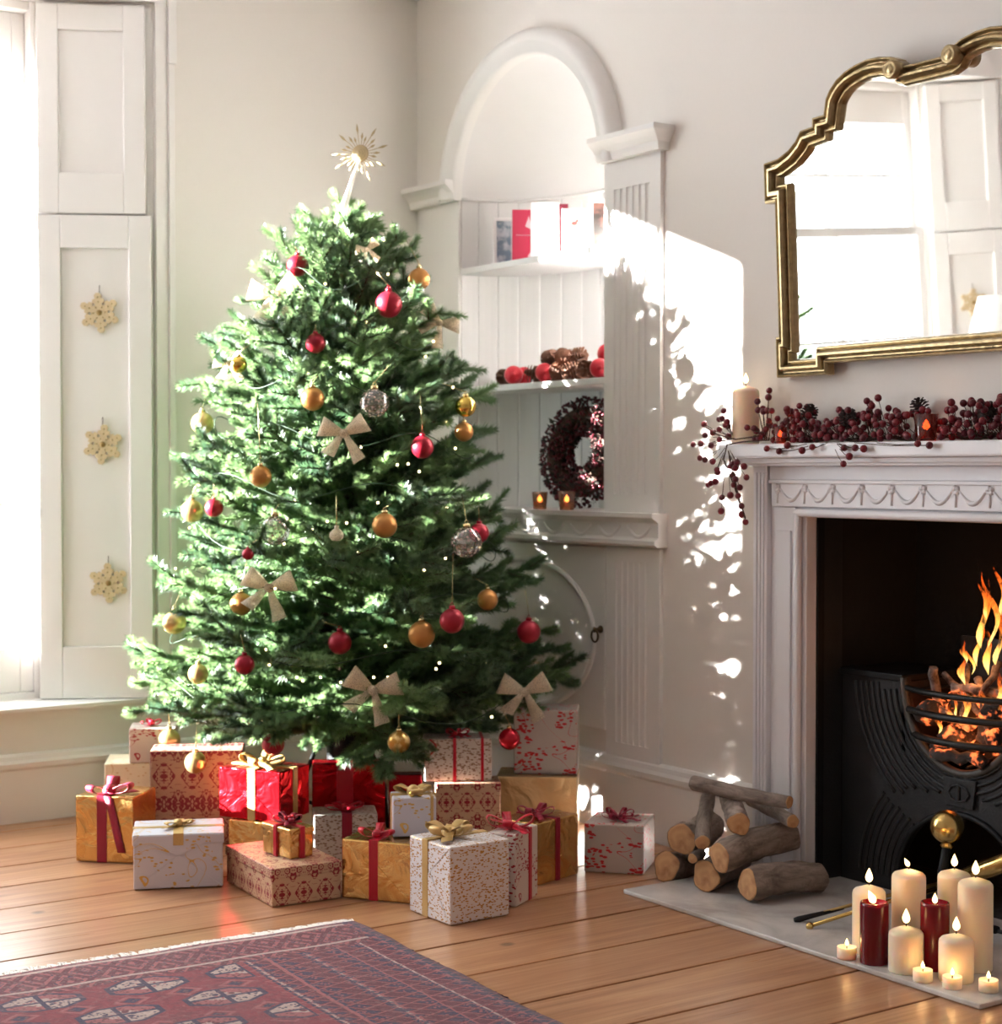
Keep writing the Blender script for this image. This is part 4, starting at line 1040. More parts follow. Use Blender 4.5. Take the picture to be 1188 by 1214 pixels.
while z < 1.84:
    t = (z-.36)/1.57; up = rad(4 + 44*t**1.6); nB = int(13 - 6.0*t); r0 = reach(z + .05); r = (r0 if z < 1.45 else min(r0, reach(min(2.0, z + .55*r0*tan(up)))))*random.uniform(.97, 1.0)
    for i in range(nB):
        az = 2*PI*(i/nB) + lev*1.3 + random.uniform(-.18, .18); u = up + random.uniform(-.09, .09) - (.16 if (i+lev) % 3 == 0 and z < .7 else 0)
        Lb = r/max(.5, cos(u))*random.uniform(.80, 1.05); d = Vector((cos(az)*cos(u), sin(az)*cos(u), sin(u)))
        branch((0, 0, z + random.uniform(-.03, .03)), d, Lb, random.uniform(-.35, .35))
    if t < .8:          # shorter inner branches that thicken the body
        for i in range(6):
            az = random.random()*2*PI; u = up + random.uniform(-.1, .35); d = Vector((cos(az)*cos(u), sin(az)*cos(u), sin(u)))
            branch((0, 0, z + .05), d, r*random.uniform(.5, .72), random.uniform(-.6, .6))
    z += .088 - .018*t; lev += 1
for i in range(7):      # leader
    az = i*2.4; u = rad(62 + i*2); branch((0, 0, 1.78 + .018*i), (cos(az)*cos(u), sin(az)*cos(u), sin(u)), .14 - .010*i)
branch((0, 0, 1.84), (.02, .02, 1), .14)
# branches whose tips stand clear of the outline in the photograph
def tip(px, py, dz=.0, dd=0.0, L0=None):
    p = atd(px, py, TD+dd) - TB; r = math.hypot(p.x, p.y); z0 = p.z - r*dz
    branch((0, 0, z0), p - Vector((0, 0, z0)), (p-Vector((0, 0, z0))).length*.98)
for a in ((150, 798, .12), (186, 700, .22, -.05), (640, 694, .05), (656, 792, .18, .05), (214, 562, .35), (232, 470, .10), (588, 560, .25), (575, 485, .2), (609, 648, .5), (355, 255, .75),
          (312, 318, .45), (470, 285, .7), (440, 270, 1.4, -.06), (275, 400, .3), (497, 300, .6), (540, 455, .2), (225, 652, .3), (604, 800, .15, -.2), (682, 826, -.02, .1), (205, 850, .05, -.1), (560, 850, .0, -.15), (430, 880, -.05, -.45), (330, 868, -.02, -.42), (243, 880, -.04, -.2)):
    tip(*a)
# wrought iron stand
def leg_paths(az):
    c, s_ = cos(az), sin(az)
    return [Vector(q_) for q_ in ((c*.03, s_*.03, .30), (c*.10, s_*.10, .27), (c*.15, s_*.15, .16), (c*.16, s_*.16, .06), (c*.17, s_*.17, .008))]
def leg_hits(az): P_ = leg_paths(az); return sum(in_gift(a_.lerp(b_, t_/4), .012, .004) for a_, b_ in zip(P_, P_[1:]) for t_ in range(5))
az0 = min((k*.04 for k in range(int(2*PI/3/.04))), key=lambda a_: sum(leg_hits(a_ + i*2*PI/3) for i in range(3)))
for i in range(3):
    az = az0 + i*2*PI/3; c, s_ = cos(az), sin(az); m = MB()
    m.tube(leg_paths(az), .008, 8)
    m.tube([(c*.03, s_*.03, .06), (c*.10, s_*.10, .10), (c*.155, s_*.155, .12)], .006, 8); m.build('stand_leg', MAT['black_metal'], tree)
MB().lathe([(.03, .04), (.055, .05), (.055, .31), (.05, .32), (.03, .32)], n=20).build('stand_cup', MAT['black_metal'], tree)

# fairy lights wound round the tree
fl_ = empty('fairy_lights', TB); tag(fl_, 'string of small warm white fairy lights wound round the tree', 'string lights')
random.seed(9); pts = []; NP = 620; turns = 9.5
def spiral(s):
    zz = .40 + 1.50*s; a = -2*PI*turns*s; r = reach(zz)*.86 + .012*sin(a*3.7)
    return Vector((r*cos(a), r*sin(a), zz + .03*sin(a*5.3)))
pts = [spiral(i/NP) for i in range(NP+1)]
MB().tube(pts, .0014, 4).build('wire', MAT['wire_green'], fl_)
bulb = MB().ball((0, 0, 0), .0040, 8, 6).mesh('bulb', MAT['fairy_bulb'])
for i in range(0, NP, 13):
    link('bulb', bulb, fl_, pts[i] + Vector((pts[i].x, pts[i].y, 0))*.05 + Vector((0, 0, random.uniform(-.012, .012))))
for px, py in ((411, 620), (425, 655), (448, 596), (388, 618), (530, 602), (484, 550), (497, 559), (471, 551), (505, 660), (528, 662), (503, 676), (370, 628), (349, 697), (457, 766), (548, 799), (549, 803), (517, 793), (521, 786), (352, 803), (380, 803), (404, 809), (359, 807), (270, 763), (294, 765), (315, 770), (460, 803), (443, 803), (428, 530), (340, 615), (460, 325), (451, 322), (434, 382), (530, 500)):
    zz = 1.15 - (py-555)/FPX*5.0; D = TD - reach(zz)*.9*math.sqrt(max(0, 1 - min(1, abs(px-408)/FPX*TD/max(.05, reach(zz))))**1)
    link('bulb', bulb, fl_, atd(px, py, D) - TB)

# sunburst topper
tp = atd(427, 182, TD); to = empty('sunburst_topper', (tp.x, tp.y, tp.z-.10)); tag(to, 'gold glitter sunburst star topper above the tree tip', 'tree topper')
face = (-F2*.97 - R2*.22).normalized(); A_ = face.cross(UP).normalized(); B_ = UP
c0 = Vector((0, 0, .10))
m = MB()
for i in range(3): m.tube([c0 + (A_*cos(2*PI*j/20) + B_*sin(2*PI*j/20))*(.022-.007*i) + face*.004*i for j in range(20)], .006, 6, closed=True)
m.ball(c0 + face*.008, .009, 10, 8); m.build('centre', MAT['topper_gold'], to)
for i in range(26):
    a = 2*PI*i/26; L = .094 if i % 3 == 0 else .066 if i % 3 == 1 else .056; d = A_*cos(a)+B_*sin(a); m = MB()
    m.tube([c0 + d*.024, c0 + d*L*.68], [.0013, .0013], 5); m.tube([c0 + d*L*.64, c0 + d*L*.82, c0 + d*L], [.001, .0042, .0006], 6); m.build('spike', MAT['topper_gold'], to)
m = MB(); s0 = atd(401, 270, TD-.10) - Vector(to.location); s1 = atd(410, 238, TD-.07) - Vector(to.location); s2 = atd(418, 212, TD-.02) - Vector(to.location)
m.tube([s0, s0.lerp(s1, .5), s1, s2, c0-UP*.02], [.018, .018, .010, .006, .003], 10); m.build('stem', MAT['white_glitter'], to)

# ---------------------------------------------------------------- baubles, bells, bows
def tree_depth(px, py, k=.97, back=False):
    zz = 1.15 - (py-550)/FPX*(TD-.2); r = reach(zz)+.02; dx = (px-408)/FPX*TD; return TD - k*math.sqrt(max(.0, r*r-dx*dx))
import numpy as np
SA = np.array([tuple(a_ + TB) for a_, b_ in STEMS]); SB = np.array([tuple(b_ + TB) for a_, b_ in STEMS]); SD = SB - SA; SL = (SD**2).sum(1)
SP = np.concatenate([SA + SD*t_ for t_ in (.25, .5, .75, 1.0)])
def stem_gap(p_):
    q_ = np.array(tuple(p_)); t_ = np.clip(((q_ - SA)*SD).sum(1)/SL, 0, 1); return float(np.sqrt(((SA + SD*t_[:, None] - q_)**2).sum(1)).min())
HANG = []
def tie_point(p_, want, me_):
    q_ = np.array(tuple(p_)); v = SP - q_; dz = v[:, 2]; cost = np.hypot(v[:, 0], v[:, 1])*2.2 + np.abs(dz - want) + (dz < .012)*9
    for i_ in np.argsort(cost)[:60]:            # the string must clear the other baubles
        w_ = Vector(SP[int(i_)]); dv = w_ - p_
        if all(o_ is me_ or (p_ + dv*min(1, max(0, (c_ - p_).dot(dv)/dv.length_squared)) - c_).length > r_*1.05 for o_, c_, r_, s_ in HANG): return w_
    return Vector(SP[int(cost.argmin())])
def bauble(px, py, rpx, mat, label, group=None, D=None, name='bauble', string=0.0, capc='cap_gold', fixed=False):
    D = D or tree_depth(px, py); r = rpx*D/FPX
    ok = [k for k in range(-12, 19) if stem_gap(atd(px, py, D + .008*k)) > r + .004]      # nestle in as far as the stems let it
    run_ = []
    for k in ok:
        if run_ and k != run_[-1] + 1: break
        run_.append(k)
    if fixed: run_ = [k for k in run_ if k <= 0]
    if run_: D += .008*run_[-1]
    r = rpx*D/FPX; p = atd(px, py, D)
    o = MB().ball((0, 0, 0), r, 24, 16).build(name, MAT[mat], loc=p); tag(o, label, 'bauble', group)
    MB().lathe([(0, r*.96), (r*.26, r*.95), (r*.24, r*1.20), (0, r*1.22)], n=12).build('cap', MAT[capc], o)
    MB().tube([(r*.12*cos(2*PI*j/12), 0, r*1.30 + r*.12*sin(2*PI*j/12)) for j in range(12)], r*.03, 5, closed=True).build('loop', MAT[capc], o)
    HANG.append((o, p.copy(), r, max(string, .03)))
    return o
G1, G2, G3 = 'matte gold baubles on the tree', 'pale gold baubles on the tree', 'red baubles on the tree'
l1, l2, l3 = 'matte antique gold bauble hanging among the tree\'s branches', 'pale shining gold bauble hanging from an outer branch on the window side', 'matte crimson bauble hanging on the tree'
for px, py, r, lb_ in ((371, 473, 14, 'beside the speckled glass bauble'), (309, 565, 13, 'above the banded glass bauble'), (456, 623, 15, 'beside the little pale bell'), (578, 711, 12.5, 'low at the niche-side edge of the tree'),
        (500, 752, 16, 'next to a crimson one, the biggest of its kind'), (286, 716, 13.5, 'half hidden by a net bow'), (550, 512, 11.5, 'directly under the mirror-bright gold bauble'), (497, 331, 13, 'highest of its kind, near the niche cards')):
    gm = bauble(px, py, r, 'gold_matte', 'matte antique gold bauble ' + lb_, G1)
    if px == 286: GD2 = (gm.location - CAM).dot(FW)
for px, py, r, lb_ in ((240, 502, 13.5, 'level with the middle snowflake'), (228, 606, 13.5, 'touching a small crimson bauble'), (207, 738, 14, 'hanging clear of the branches near the lowest snowflake'), (235, 799, 12, 'deep in the low window-side branches'),
        (201, 877, 13, 'in front of the red-sprigged white gift'), (232, 904, 13, 'in front of the big dark damask gift')):
    bauble(px, py, r, 'gold_pale', 'pale gold bauble ' + lb_, G2, fixed=py > 850)
for px, py, r, lb_ in ((461, 361, 16, 'high on the tree front, the largest red one'), (374, 407, 12, 'above a matte gold one, below the sunlit bow'), (501, 530, 13.5, 'beside the middle net bow on the niche side'), 
        (536, 736, 15, 'beside the biggest matte gold bauble'), (403, 762, 14, 'low on the front between two net bows'), (290, 788, 12, 'in the low branches above the red foil gift'), (254, 602, 11, 'touching a pale gold bauble'), (353, 315, 13, 'just above the sunlit cream bow'), (294, 657, 7, 'tiny, between glass bauble and net bow')):
    bauble(px, py, r, 'red_matte', 'matte crimson bauble ' + lb_, G3, capc='red_matte')
bauble(568, 632, 12, 'red_matte', 'matte crimson bauble tucked behind a clear glass bauble', G3, D=tree_depth(553, 643)+.02, capc='red_matte', fixed=True)
bauble(627, 749, 14, 'red_matte', 'deep red bauble hanging clear of the branches before the cupboard door', D=TD-.14, capc='red_matte', string=.09, fixed=True)
bauble(324, 882, 13.5, 'red_matte', 'deep red bauble touching the gold bow of the red foil gift', D=4.97, capc='red_matte', string=.06, fixed=True)
bauble(473, 880, 13.5, 'gold_speckle', 'speckled gold bauble hanging low above the red-ribboned white gift', D=4.85, string=.06, fixed=True)
bauble(552, 482, 12.5, 'gold_shiny', 'mirror-bright gold bauble hanging by the niche shelf')
bauble(283, 432, 10, 'gold_shiny', 'small bright gold bauble beside a sunlit bow', D=tree_depth(283, 432)-.05, fixed=True)
for px, py, r, lb in ((444, 478, 17.5, 'clear speckled glass bauble hanging on a string above a net bow'), (326, 629, 18, 'clear glass bauble with pale bands hanging on a long string'), (553, 643, 18.5, 'clear glass bauble touching a red bauble near the niche ledge')):
    gb = bauble(px, py, r, 'glass_bauble', lb, string=.09, D=tree_depth(px, py) - (.05 if px == 553 else 0), fixed=px == 553)
    if px == 444: GD = (gb.location - CAM).dot(FW)
o = bauble(604, 876, 13, 'red_shiny', 'glossy red bauble hanging in shade beside the grey gift', D=5.14, string=.08, fixed=True)
for o, p, r, want in HANG:
    top = Vector((0, 0, r*1.38)); tie = tie_point(p + top, want, o) - p
    MB().tube([top, top.lerp(tie, .5), tie], .0010, 4).build('hanger', MAT['cap_gold'], o)
p = atd(399, 634, tree_depth(399, 634)); m = MB(); m.lathe([(.0, -.018), (.013, -.016), (.021, -.006), (.020, .004), (.012, .014), (.006, .018), (.007, .026), (0, .028)], n=16)
be = m.build('bell', MAT['bow_net'], loc=p); tag(be, 'little pale bell hanging on a gold string amid the tree', 'bell ornament')
MB().tube([(0, 0, .026), (0, .001, .11)], .0012, 4).build('string', MAT['cap_gold'], be)

def tree_bow(px, py, wpx, label, group=None, D=None, roll=0.0, mat='bow_net', name='ribbon_bow', near=None):
    D = (D or tree_depth(px, py, 1.0)) - .01; gaps = [(stem_gap(atd(px, py, D + .01*k)), k) for k in range(-4, 22)]
    D += .01*next((k for g_, k in gaps if g_ < .024), min(gaps)[1])          # the knot sits against a stem
    if near: D = min(D, near)
    p = atd(px, py, D); w = wpx*D/FPX/2; root = empty(name, p); tag(root, label, 'bow', group)
    fx = -F2; a, b = R2*cos(roll)+UP*sin(roll), UP*cos(roll)-R2*sin(roll)
    for s in (-1, 1):
        m = MB(); pts, wd, sd = [], [], []
        for j in range(13):            # loop: out along the upper side, back along the lower
            t = j/12; out = sin(PI*t)**.8; pts.append(a*s*w*out + b*(w*.42*out) + fx*(w*.30*cos(PI*t)*out**.6 + .004)); wd.append(w*(.22 + .72*out)); sd.append(b*.9 - a*s*.45)
        strip(m, pts, wd, sd); solidify(m.build('loop', MAT[mat], root))
        m = MB(); L = w*(1.25 if s > 0 else .85); pts = [a*s*w*(.05 + (.50 if s > 0 else .78)*j/6) - b*L*(j/6) + fx*(.006 + .012*sin(j)) for j in range(7)]
        strip(m, pts, [w*(.20 + .42*j/6) for j in range(7)], a*.9 + b*s*.45); solidify(m.build('tail', MAT[mat], root))
    m = MB(); m.ball(fx*.010, w*.20, 10, 8, sq=(1, 1, 1)); m.build('knot', MAT[mat], root)
    return root
GB = 'champagne net bows on the tree'; lb = 'champagne net bow tied on the front of the tree'
tree_bow(408, 514, 54, 'champagne net bow beneath the speckled glass bauble', GB, roll=.1, near=GD-.03); tree_bow(319, 697, 58, 'champagne net bow half covering a matte gold bauble', GB, roll=-.1, near=GD2-.055); tree_bow(442, 818, 62, 'champagne net bow low on the tree above the speckled gold bauble', GB, roll=-.15)
tree_bow(622, 820, 56, 'champagne net bow resting above the grey gift with red foil leaves', D=5.12, roll=.05)
tree_bow(326, 350, 58, 'bright sunlit cream bow high on the window side of the tree', roll=.2)
tree_bow(521, 383, 44, 'small champagne bow on the niche side of the upper tree', roll=-.5)
tree_bow(272, 432, 34, 'pale sunlit bow at the edge of the tree by a small gold bauble', roll=.2)
tree_bow(436, 296, 26, 'tiny white ribbon bow near the tree top', roll=.4)
# ================================================================== RUG
A0 = atz(420, 1095, 0); rl = atz(0, 1160, 0); ang = math.atan2((A0-rl).y, (A0-rl).x)
RW, RL = 1.42, 2.3
def rug_mat():
    m = M('rug_wool', (.3, .05, .06), .95); u, v, _ = m.xyz(m.coord('Object')); u = u*-1.0; v = v*-1.0      # u from the fireside edge, v from the far end
    e = u.mn(u*-1.0 + RW); f = v.mn(v*-1.0 + RL)
    red, deep, navy, cream, rose, dull = srgb(136, 44, 54), srgb(96, 30, 42), srgb(40, 40, 72), srgb(186, 164, 152), srgb(160, 86, 88), srgb(112, 78, 80)
    wob = m.noise(m.coord('Object'), 26, 2)*.008
    # field of guls
    def gul(cu, cv, P, Q):
        row = (v/Q).floor(); x = ((u - .40)/P + row._op('MODULO', 2.0)*.5).fract() - .5; y_ = (v/Q).fract() - .5
        ax, ay = x.abs()/cu, y_.abs()/cv; return x, y_, ax.mx(ay).mx((ax+ay)*.72)
    x, y_, g = gul(.39, .36, .235, .165)
    quad = (x*y_).gt(0.0); spk = m.voronoi(m.mapping(m.coord('Object'), (95, 95, 1)), 1.0)
    spots = spk.lt(.34)
    spk2 = m.voronoi(m.mapping(m.coord('Object'), (48, 48, 1), (0, 0, .6)), 1.0).lt(.42)
    inner = m.mix(quad, m.mix(spots, cream, navy), m.mix(spots, rose, deep))
    gulc = m.mix(g.gt(.86), m.mix(g.gt(.45), m.mix(spk2, m.mix(spots, cream, rose), m.mix(quad, navy, deep)), inner), navy)
    cross = (x.abs().lt(.025)).mx(y_.abs().lt(.03)); gulc = m.mix(cross, gulc, navy)
    fieldbg = m.mix(m.noise(m.coord('Object'), 40, 3).step(.45, .7)*.5, red, deep)
    small = ((x + .5).fract()); 
    field = m.mix(g.lt(1.0), fieldbg, gulc)
    x3 = ((u-.40)/.12).fract() - .5; y3 = (v/.095).fract() - .5; d3 = x3.abs()+y3.abs()
    field = m.mix(g.gt(1.08) * ((d3 - .3).abs().lt(.06)), field, rose); field = m.mix(g.gt(1.08) * d3.lt(.18), field, m.mix(spots, navy, dull)); field = m.mix(g.gt(1.0) * spk2 * .35, field, deep)
    # borders
    def stripes(d, rep, offs_):
        k = m.ramp((d + wob)/.40, [(0, deep), (.03, navy), (.07, rose), (.09, deep), (.20, cream), (.215, navy), (.24, deep), (.36, rose), (.375, navy), (.40, deep), (.56, rose), (.575, cream), (.59, navy), (.62, deep), (.80, navy), (.82, rose), (.84, deep), (.93, cream), (.95, navy), (.97, red)], 'CONSTANT')
        return k
    zz = (v/.05).ping(1.0); zu = (e/.055).fract()
    motif = ((v/.045 + e*9.0).fract() - .5).abs() + ((e/.066).fract() - .5).abs()
    bcol = m.mix(motif.lt(.34)*.9, stripes(e, .05, 0), m.mix(spots, navy, rose))
    bcol = m.mix(((motif - .5).abs()).lt(.05), bcol, m.mix(spots, rose, dull))
    mo2 = ((u/.11).fract() - .5).abs()*1.2 + ((f/.13).fract() - .5).abs()
    ecol = m.mix(((mo2*3.0).fract()).lt(.4), m.mix(spots, deep, dull), m.mix(spots, rose, navy))
    lines = ((f - .155).abs().lt(.006)).mx((f - .02).abs().lt(.006)); ecol = m.mix(lines, ecol, cream)
    col = m.mix(e.gt(.40), bcol, field); col = m.mix(f.lt(.19) * e.gt(.04), col, ecol)
    fine = m.noise(m.mapping(m.coord('Object'), (1, 3.0, 1)), 120, 2)
    col = m.mix(fine.step(.4, .65)*.34, col, srgb(66, 36, 46)); col = m.mix(m.noise(m.coord('Object'), 70, 3, .6).step(.5, .7)*.35, col, srgb(146, 104, 104)); col = m.mix(m.noise(m.coord('Object'), 5, 3).step(.45, .7)*.2, col, srgb(120, 84, 88))
    m.set('Base Color', col); m.bump(fine, .5, .004); m.b.inputs['Sheen Weight'].default_value = .15; MAT['rug_wool'] = m.mat
rug_mat()
m = MB(); nx, ny = 40, 60; random.seed(3)
for j in range(ny+1):
    for i in range(nx+1):
        wv = .004*sin(j*.55)*(1 if i == 0 else 0) + (.003*random.uniform(-1, 1) if i in (0, nx) else 0)
        m.v.append((-RW*i/nx + wv, -RL*j/ny, .0075 + .0012*sin(i*.7+j*.3)))
k = len(m.v)
for p_ in list(m.v): m.v.append((p_[0], p_[1], .0006))
for j in range(ny):
    for i in range(nx):
        b = j*(nx+1)+i; m.face((b, b+nx+1, b+nx+2, b+1), 0, True); m.face((k+b, k+b+1, k+b+nx+2, k+b+nx+1))
def edge(idx):
    for a, b in zip(idx, idx[1:]): m.face((a, b, k+b, k+a))
edge([i for i in range(nx+1)]); edge([j*(nx+1)+nx for j in range(ny+1)]); edge([ny*(nx+1)+nx-i for i in range(nx+1)]); edge([(ny-j)*(nx+1) for j in range(ny+1)])
rug = m.build('rug', MAT['rug_wool'], loc=A0); rug.rotation_euler = (0, 0, ang); tag(rug, 'worn red Turkmen-style rug with medallions and white fringe', 'rug')
m = MB(); random.seed(6)
for i in range(520):
    x_ = -RW*i/520 - random.uniform(0, .002); a = random.uniform(-.5, .5); l = random.uniform(.026, .046)
    m.tube([(x_, -.002, .005), (x_ + a*l*.5, l*.5, .006), (x_ + a*l, l, .0022)], [.0021, .0019, .0012], 4, caps=False)
fr = m.build('fringe', simple('fringe_white', srgb(238, 230, 222), .9), rug); fr['kind'] = 'stuff'
m = MB()
for i in range(160):
    y_ = -RL*i/160 - random.uniform(0, .01); l = random.uniform(.002, .010); m.tube([(-.002, y_, .004), (l, y_+random.uniform(-.004, .004), .002)], [.003, .0012], 4, caps=False)
fr = m.build('selvedge', simple('selvedge_wool', srgb(64, 46, 72), .95), rug); fr['kind'] = 'stuff'

# ================================================================== MANTEL: candle, berry garland, votives
p = atz(884, 525, SHZ); p = Vector((-.072, atx(884, 520, -.072).y, SHZ)); Dm = (p-CAM).dot(FW)
candle(p, 16*Dm/FPX, 66*Dm/FPX, 'wax_cream', 'cream pillar candle standing on the mantel shelf\'s end', fh=.030)
def votive(loc, r, h, glass, label, energy=.4):
    o = MB().lathe([(r*.80, 0), (r*.84, .002), (r, h), (r*.94, h), (r*.78, .006), (0, .006)], n=24).build('votive_holder', MAT[glass], loc=loc); tag(o, label, 'candle holder')
    MB().lathe([(0, .007), (r*.70, .007), (r*.74, h*.38), (0, h*.38)], n=20).build('wax', MAT['wax_cream'], o)
    MB().lathe(flame_prof(h*.40, h*.14), n=10).build('flame', MAT['votive_flame'], o, loc=(0, 0, h*.42))
    point_light('votive_light', (0, 0, h*.6), energy, (1, .42, .12), o, .006)
    return o
def onmantel(px, x): r_ = atx(px, 520, x); return Vector((x, r_.y, SHZ))
votive(onmantel(925, -.085), .020, .046, 'glass_red', 'lit red glass votive in the garland near the mantel candle')
votive(onmantel(1098, -.085), .030, .068, 'glass_red', 'lit red glass votive deep in the berry garland under the mirror')
ga = empty('berry_garland', (-.06, -2.3, SHZ)); tag(ga, 'dark red berry garland with pinecones trailing along the mantel shelf', 'garland')
GO_ = Vector(ga.location); random.seed(31)
bmesh_ = [MB().ball((0, 0, 0), r_, 10, 7).mesh('berry', MAT[mt]) for r_, mt in ((.0100, 'berry'), (.0088, 'berry'), (.0094, 'berry_dark'))]
stems = MB(); cnt = 0
CAND = (Vector((-.072, atx(884, 520, -.072).y)), 16*Dm/FPX + .0108)
def berry(p_, from_=None):
    global cnt
    p_ = Vector(p_)
    if p_.y < -1.82 + .0108 and 1.180 - .0108 < p_.z < SHZ + .009 and p_.x > -.1412: p_.x = -.1412      # hangs before the shelf's edge
    if (p_.to_2d() - CAND[0]).length < CAND[1] and p_.z < SHZ + .16:
        v_ = p_.to_2d() - CAND[0]; p_.x = CAND[0].x - math.sqrt(max(0, CAND[1]**2 - v_.y**2))            # in front of the candle
    if from_ is not None and abs(p_.y - onmantel(1098, -.085).y) < .075 and p_.z > SHZ and p_.x > -.13: from_ = (p_.x, p_.y + (.012 if p_.y > onmantel(1098, -.085).y else -.012), SHZ + .008)
    if from_ is not None and abs(p_.y - onmantel(925, -.085).y) < .055 and p_.z > SHZ and p_.x > -.13: from_ = (p_.x, p_.y + (.010 if p_.y > onmantel(925, -.085).y else -.010), SHZ + .008)
    link('berry', bmesh_[cnt % 3], ga, Vector(p_)-GO_); cnt += 1
    if from_ is not None: stems.tube([Vector(from_)-GO_, (Vector(from_)+Vector(p_))/2 - GO_ + Vector((0, 0, -.004)), Vector(p_)-GO_], .0011, 4, caps=False)
y0_, y1_ = onmantel(903, -.07).y, -2.84
used = []
tries = 0
while cnt < 250 and tries < 20000:
    tries += 1
    t = random.random(); y_ = y0_ + (y1_-y0_)*t
    hh = .082 + .022*sin(t*17) + .012*sin(t*41+1); xx = random.uniform(-.118, -.018); zz = SHZ + .010 + random.random()**1.4*hh; xx = -.068 + (xx+.068)*(1-.6*(zz-SHZ-.01)/.1)
    if zz > SHZ + hh*1.25: continue
    q_ = Vector((xx, y_, zz))
    if any((q_-u_).length < .0165 for u_ in used): continue
    if min((q_-onmantel(925, -.085)).to_2d().length - .020, (q_-onmantel(1098, -.085)).to_2d().length - .030) < .011: continue
    used.append(q_); berry(q_, Vector((-.040, y_ + random.uniform(-.03, .03), SHZ + .012)))
# sprigs over the candle, the shelf's front edge and its end
def sprig_b(pts_px, x, root_px):
    r0 = atx(root_px[0], root_px[1], x)
    for px, py in pts_px:
        p_ = atx(px, py, x + random.uniform(-.012, .012)); berry(p_, r0.lerp(p_, random.uniform(.1, .6)))
sprig_b([(912, 463), (898, 476), (911, 471), (915, 487), (905, 488), (933, 485)], -.10, (905, 512))
sprig_b([(886, 507), (894, 508)], -.124, (908, 514))
sprig_b([(995, 486), (1062, 487), (1032, 491), (1090, 484), (1132, 484), (1142, 490), (1172, 484), (1183, 490), (1007, 489), (1041, 495)], -.032, (1080, 512))
sprig_b([(911, 532), (926, 535), (951, 534), (963, 530), (1004, 531), (1007, 541), (1000, 550), (1014, 531), (1024, 532), (1088, 526), (1102, 528), (934, 528)], -.142, (985, 524))
sprig_b([(858, 487), (853, 497), (835, 503), (860, 504), (863, 505), (864, 517), (853, 521), (843, 528), (831, 526), (822, 527), (836, 516), (845, 513), (853, 509), (856, 496), (862, 500)], -.120, (872, 520))
sprig_b([(830, 543), (836, 545), (846, 547), (850, 557), (851, 560), (843, 573), (840, 575), (868, 550), (872, 555), (869, 563), (872, 568), (882, 553), (885, 566), (877, 578), (866, 587), (875, 588), (879, 600), (879, 610), (884, 619), (856, 590), (855, 606), (866, 553), (874, 548), (848, 571), (870, 575)], -.142, (862, 528))
stems.tube([Vector((-.030, y0_ + (y1_-y0_)*i/30, SHZ + .010 + .004*sin(i))) - GO_ for i in range(31)], .005, 6)
stems.tube([atx(a_, b_, -.140) - GO_ for a_, b_ in ((905, 522), (880, 524), (862, 527), (858, 545), (868, 570), (877, 595), (884, 615))], .0022, 5)
stems.tube([atx(a_, b_, -.128) - GO_ for a_, b_ in ((900, 517), (872, 521), (850, 515), (835, 505))], .002, 5)
stems.build('stem', MAT['twig'], ga)
def cone_mesh(L, rmax, mat, seed):
    random.seed(seed); m = MB(); m.lathe([(0, 0), (rmax*.3, L*.1), (rmax*.36, L*.45), (rmax*.2, L*.85), (0, L)], n=10)
    nr = 8
    for i in range(nr):
        t = i/(nr-1); zz = L*(.03+.93*t); rr = rmax*math.sin(PI*(.14+.80*t))**.7; ns_ = max(5, int(11*rr/rmax))
        for j in range(ns_):
            a = 2*PI*j/ns_ + i*.55; d = Vector((cos(a), sin(a), .55*(t-.2))).normalized(); sd = Vector((-sin(a), cos(a), 0)); c_ = Vector((0, 0, zz)) + d*rr*.42; e_ = Vector((0, 0, zz + L*.03)) + d*rr
            w_ = rmax*.24; up_ = Vector((0, 0, L*.035)); e_ = e_ + d*rr*random.uniform(-.08, .14); b = len(m.v)
            m.v += [tuple(c_-sd*w_*.6), tuple(c_+sd*w_*.6), tuple(e_+sd*w_), tuple(e_-sd*w_), tuple(c_+up_), tuple(e_+up_*1.4)]
            m.face((b, b+3, b+2, b+1)); m.face((b, b+4, b+5, b+3)); m.face((b+1, b+2, b+5, b+4)); m.face((b+2, b+3, b+5))
    return m.mesh('pinecone', MAT[mat])
cm = cone_mesh(.046, .024, 'pinecone_dark', 3)
for px, py in ((956, 496), (1007, 501), (1094, 490), (1164, 492)):
    o = link('pinecone', cm, ga, atx(px, py+4, -.034 if px == 1094 else -.065) - GO_); o.rotation_euler = (random.uniform(-.5, .5), random.uniform(.2, .9), random.random()*6)

